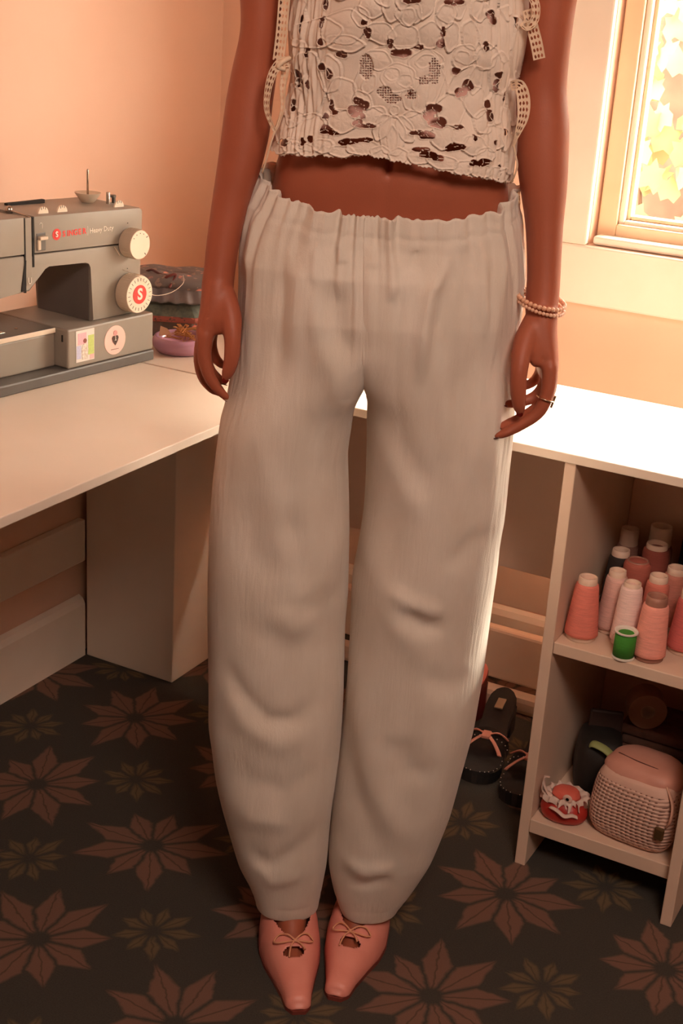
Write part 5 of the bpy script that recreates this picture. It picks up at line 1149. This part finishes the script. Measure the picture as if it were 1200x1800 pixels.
# lace ribbon ties at the sides
M['tape'] = mat('cream_bobbin_lace', rgb(226, 200, 174), 0.8, rgb(216, 188, 160), 80)
def lace_tape(pts, width, per=0.0070, face=(0, 1, 0), taper=None, name='lace_tie'):
    S = [Vector(p) for p in spline(pts, 40)]
    L = [0.0]
    for a, b in zip(S, S[1:]): L.append(L[-1] + (b - a).length)
    n = max(8, int(L[-1] / 0.0007)); Pn = [Vector((np.interp(L[-1] * i / n, L, [s.x for s in S]), np.interp(L[-1] * i / n, L, [s.y for s in S]), np.interp(L[-1] * i / n, L, [s.z for s in S]))) for i in range(n + 1)]
    m = 22; bm = B(); rows = []; f = Vector(face)
    for i, p in enumerate(Pn):
        T_ = (Pn[min(i + 1, n)] - Pn[max(i - 1, 0)]).normalized(); c_ = T_.cross(f); c_ = c_.normalized() if c_.length > 0.05 else Vector((1, 0, 0))
        w = width * (taper(i / n) if taper else 1.0)
        rows.append([bm.verts.new(p + c_ * (w * (j / m - 0.5)) + f * (0.0012 * math.cos(PI * (j / m - 0.5)))) for j in range(m + 1)])
    for i in range(n):
        for j in range(m):
            u = (i + 0.5) * (L[-1] / n); v = ((j + 0.5) / m - 0.5) * width
            k = math.sin((u * 0.55 + v) * 2 * PI / per * 0.9) * math.sin((u * 0.55 - v) * 2 * PI / per * 0.9)
            if abs(v) < width * 0.40 and k > 0.25: continue
            bm.faces.new((rows[i][j], rows[i][j + 1], rows[i + 1][j + 1], rows[i + 1][j]))
    loose = [v for v in bm.verts if not v.link_faces]; bmesh.ops.delete(bm, geom=loose, context='VERTS')
    bmesh.ops.solidify(bm, geom=bm.faces[:], thickness=0.0007)
    return P_(name, bm, M['tape'], None, top)
lace_tape([(-0.1020, -0.052, 1.360), (-0.1045, -0.050, 1.324), (-0.1060, -0.048, 1.290), (-0.1085, -0.048, 1.258)], 0.0135)
lace_tape([(-0.0960, -0.062, 1.258), (-0.1050, -0.070, 1.256), (-0.1130, -0.072, 1.244), (-0.1175, -0.072, 1.225), (-0.1180, -0.072, 1.205), (-0.1130, -0.070, 1.190), (-0.1080, -0.068, 1.180)], 0.0105, taper=lambda t: 1.15 - 0.75 * t)
lace_tape([(-0.0980, -0.060, 1.256), (-0.1010, -0.062, 1.230), (-0.1000, -0.064, 1.206), (-0.1050, -0.066, 1.186), (-0.1090, -0.066, 1.176)], 0.0080, taper=lambda t: 1.2 - 0.9 * t)
bm = B(); tube(bm, spline([(-0.1080, -0.067, 1.180), (-0.1125, -0.067, 1.163), (-0.1160, -0.066, 1.148), (-0.1210, -0.060, 1.130)], 5), 0.0012, 6); P_('tie_string', bm, M['tape'], None, top, smooth=True)
lace_tape([(0.1640, -0.062, 1.370), (0.1720, -0.064, 1.352), (0.1810, -0.066, 1.338), (0.1820, -0.066, 1.322), (0.1750, -0.066, 1.314), (0.1690, -0.062, 1.318)], 0.0100)
lace_tape([(0.1740, -0.060, 1.332), (0.1800, -0.058, 1.316), (0.1870, -0.058, 1.298), (0.1930, -0.058, 1.279)], 0.0140)
lace_tape([(0.1630, -0.066, 1.2480), (0.1720, -0.072, 1.2490), (0.1775, -0.076, 1.2360), (0.1790, -0.078, 1.2150), (0.1745, -0.078, 1.1950), (0.1715, -0.076, 1.1810)], 0.0150, taper=lambda t: 0.7 + 0.5 * math.sin(PI * min(1, t * 1.15)) - 0.45 * t)
bm = B(); tube(bm, spline([(0.1715, -0.077, 1.183), (0.1755, -0.078, 1.171), (0.1785, -0.078, 1.160), (0.1765, -0.074, 1.147), (0.1740, -0.068, 1.139)], 5), 0.0011, 6); P_('tie_string', bm, M['tape'], None, top, smooth=True)
bm = B(); tube(bm, spline([(-0.095, -0.062, 1.262), (-0.102, -0.068, 1.258), (-0.107, -0.07, 1.252), (-0.100, -0.066, 1.250)], 5), 0.0042, 8, flat=0.7); P_('tie_knot', bm, M['tape'], None, top, smooth=True)

# ------------------------------------------------------------------ bead bracelets and ring
M['pearl'] = mat('peach_pearl', rgb(238, 190, 158), 0.25, rgb(226, 168, 134), 40, coat=0.4)
M['pearl2'] = mat('shell_bead', rgb(244, 206, 178), 0.25, rgb(230, 178, 146), 40, coat=0.4)
sph = []
for rad, mm in ((0.0031, M['pearl']), (0.0025, M['pearl2'])):
    bm = B(); bmesh.ops.create_uvsphere(bm, u_segments=10, v_segments=7, radius=rad); me = bpy.data.meshes.new('bead'); bm.to_mesh(me); bm.free()
    me.materials.append(mm); me.polygons.foreach_set('use_smooth', [True] * len(me.polygons)); sph.append(me)
for k, (zc, n, hx, hy, tilt) in enumerate(((0.9965, 32, 0.0290, 0.0345, -0.16), (0.9900, 40, 0.0290, 0.0350, -0.20))):
    bm = B(); pts = [(0.2290 + hx * math.cos(2 * PI * i / 40), -0.042 + hy * math.sin(2 * PI * i / 40), zc + tilt * hx * math.cos(2 * PI * i / 40) + 0.10 * hy * math.sin(2 * PI * i / 40)) for i in range(40)]
    tube(bm, pts, 0.0007, 5, closed=True)
    br = P_('bead_bracelet', bm, M['pearl'], ('peach pearl bead bracelet, larger beads', 'peach shell bead bracelet, smaller beads')[k])
    for i in range(n):
        a = 2 * PI * i / n; o = bpy.data.objects.new('bead', sph[k]); COL.objects.link(o); o.parent = br
        o.location = (0.2290 + hx * math.cos(a), -0.042 + hy * math.sin(a), zc + tilt * hx * math.cos(a) + 0.10 * hy * math.sin(a))
M['ringm'] = mat('pale_gold', rgb(222, 204, 176), 0.25, metal=1.0)
bm = B(); c = Vector((0.2425, -0.0832, 0.882)); d = (Vector((0.2370, -0.084, 0.866)) - Vector((0.2450, -0.082, 0.895))).normalized(); e1 = Vector((0, 1, 0)); e1 = (e1 - d * e1.dot(d)).normalized(); e2 = d.cross(e1)
tube(bm, [c + (e1 * math.cos(2 * PI * i / 32) + e2 * math.sin(2 * PI * i / 32)) * 0.0098 for i in range(32)], 0.0023, 8, closed=True, flat=0.5)
rg = P_('finger_ring', bm, M['ringm'], 'pale gold ring with a bar on the index finger', smooth=True)
bm = B(); p0 = c - e2 * 0.0108 if (c - e2).x > (c + e2).x else c + e2 * 0.0108
tube(bm, [p0 + d * -0.0075, p0 + d * 0.0085], 0.0016, 8); P_('ring_bar', bm, M['ringm'], None, rg)

# ------------------------------------------------------------------ pink pointed mules
M['pink'] = mat('pink_leather_shoe', rgb(232, 152, 138), 0.42, rgb(227, 145, 131), 30, bump=0.08, bscale=600, spec=0.4)
M['pinksole'] = mat('dark_pink_sole', rgb(120, 54, 44), 0.6)
M['cord'] = mat('peach_cord', rgb(222, 156, 122), 0.6)
def mule(tip, heel, wout, win, label, mirror):
    """tip and heel on the floor; wout/win: widest half-widths to the -x and +x sides"""
    t0 = Vector((tip[0], tip[1], 0)); h0 = Vector((heel[0], heel[1], 0)); ax = (h0 - t0); L = ax.length; ax.normalize(); sx = Vector((-ax.y, ax.x, 0)) * -1.0   # sx to +x
    if sx.x < 0: sx = -sx
    WT_ = [(0, 0.20), (0.008, 0.31), (0.03, 0.40), (0.12, 0.48), (0.25, 0.68), (0.38, 0.90), (0.50, 1.0), (0.62, 0.97), (0.75, 0.84), (0.88, 0.70), (0.96, 0.58), (1.0, 0.40)]
    HT_ = [(0, 0.010), (0.008, 0.017), (0.03, 0.023), (0.10, 0.029), (0.25, 0.040), (0.40, 0.054), (0.52, 0.066), (0.70, 0.076), (1.0, 0.085)]
    zsole = lambda s: 0.006 + 0.040 * sstep(0.42, 0.85, s)
    def P(s, a):
        wl = wout * interp(WT_, s); wr = win * interp(WT_, s); h = interp(HT_, s); zb = float(zsole(s)); hh = max(h, zb + 0.03 if s > 0.6 else 0.01)
        c_, s_ = math.cos(a), math.sin(a)
        off = (wr if c_ > 0 else wl) * math.copysign(abs(c_) ** (2 / 2.5), c_)
        return t0 + ax * (s * L) + sx * off + Vector((0, 0, zb + (hh - zb) * abs(s_) ** (2 / 2.2)))
    NS, NA = 110, 72; bm = B(); V = []
    SS = [i / NS for i in range(NS + 1)]; AA = [PI * j / NA for j in range(NA + 1)]
    for s in SS: V.append([bm.verts.new(P(s, a)) for a in AA])
    cap = bm.verts.new(t0 + Vector((0, 0, 0.010)) - ax * 0.004)
    for j in range(NA): bm.faces.new((cap, V[0][j], V[0][j + 1]))
    for i in range(NS):
        for j in range(NA):
            s = (SS[i] + SS[i + 1]) / 2; a = (AA[j] + AA[j + 1]) / 2; u = math.cos(a)
            edge = 0.368 + 0.39 * abs(u) ** 1.6                      # throat of the shoe
            if s > edge and not (abs(u) > 0.985 and s < 0.95): continue
            if s > 0.95: continue
            k = ((u - 0.06 * mirror) / 0.36) ** 2 + ((s - 0.296) / 0.032) ** 2   # cut-out below the bow
            if k < 1 and s > 0.266: continue
            bm.faces.new((V[i][j], V[i + 1][j], V[i + 1][j + 1], V[i][j + 1]))
    bmesh.ops.delete(bm, geom=[v for v in bm.verts if not v.link_faces], context='VERTS')
    bmesh.ops.solidify(bm, geom=bm.faces[:], thickness=0.0016)
    sh = P_('shoe', bm, M['pink'], label, smooth=True)
    bm = B(); T_, Bo = [], []
    for i in range(41):
        s = i / 40; wl = wout * interp(WT_, s) * 1.02; wr = win * interp(WT_, s) * 1.02; z = float(zsole(s)); p = t0 + ax * (s * L) - ax * (0.004 if i == 0 else 0)
        T_.append((bm.verts.new(p - sx * wl + Vector((0, 0, z))), bm.verts.new(p + sx * wr + Vector((0, 0, z))))); Bo.append((bm.verts.new(p - sx * wl + Vector((0, 0, z - 0.006))), bm.verts.new(p + sx * wr + Vector((0, 0, z - 0.006)))))
    for i in range(40):
        bm.faces.new((T_[i][0], T_[i][1], T_[i + 1][1], T_[i + 1][0])); bm.faces.new((Bo[i][1], Bo[i][0], Bo[i + 1][0], Bo[i + 1][1]))
        bm.faces.new((T_[i][1], Bo[i][1], Bo[i + 1][1], T_[i + 1][1])); bm.faces.new((Bo[i][0], T_[i][0], T_[i + 1][0], Bo[i + 1][0]))
    bm.faces.new((T_[0][0], Bo[0][0], Bo[0][1], T_[0][1])); bm.faces.new((T_[-1][1], Bo[-1][1], Bo[-1][0], T_[-1][0]))
    P_('sole', bm, M['pinksole'], None, sh)
    bm = B(); hp = t0 + ax * (L * 0.92); lathe(bm, [(0.008, 0.0), (0.010, 0.02), (0.020, 0.041)], (hp.x, hp.y, 0), 18); P_('heel', bm, M['pink'], None, sh, smooth=True)
    # cord bow
    k0 = P(0.350, PI / 2) + Vector((0, 0, 0.003))
    def q(u, s, z): return k0 + sx * u - ax * s + Vector((0, 0, z))
    for sg in (-1, 1):
        m_ = 1.0 if sg == mirror else 0.9
        bm = B(); tube(bm, spline([q(0, 0, 0.001), q(sg * 0.010, -0.006, 0.006), q(sg * 0.022 * m_, -0.010, 0.003), q(sg * 0.030 * m_, -0.004, -0.004), q(sg * 0.024 * m_, 0.003, -0.001), q(sg * 0.010, 0.003, 0.001), q(0, 0, 0)], 6), 0.0013, 8); P_('bow_loop', bm, M['cord'], None, sh, smooth=True)
    bm = B(); tube(bm, spline([q(0, 0, 0.0), q(-0.006, 0.008, -0.002), q(-0.009, 0.018, -0.006), q(-0.010, 0.025, -0.009)], 5), 0.0013, 8); P_('bow_tail', bm, M['cord'], None, sh, smooth=True)
    bm = B(); tube(bm, spline([q(0, 0, 0.0), q(0.008, 0.006, -0.001), q(0.014, 0.014, -0.005)], 5), 0.0013, 8); P_('bow_tail', bm, M['cord'], None, sh, smooth=True)
    bm = B(); bmesh.ops.create_uvsphere(bm, u_segments=10, v_segments=7, radius=0.003, matrix=Matrix.Translation(k0)); P_('bow_knot', bm, M['cord'], None, sh, smooth=True)
mule((-0.013, -0.183), (-0.050, 0.072), 0.047, 0.043, 'pink pointed mule whose toe reaches further forward', -1)
mule((0.036, -0.150), (0.086, 0.095), 0.042, 0.049, 'pink pointed mule set slightly further back', 1)
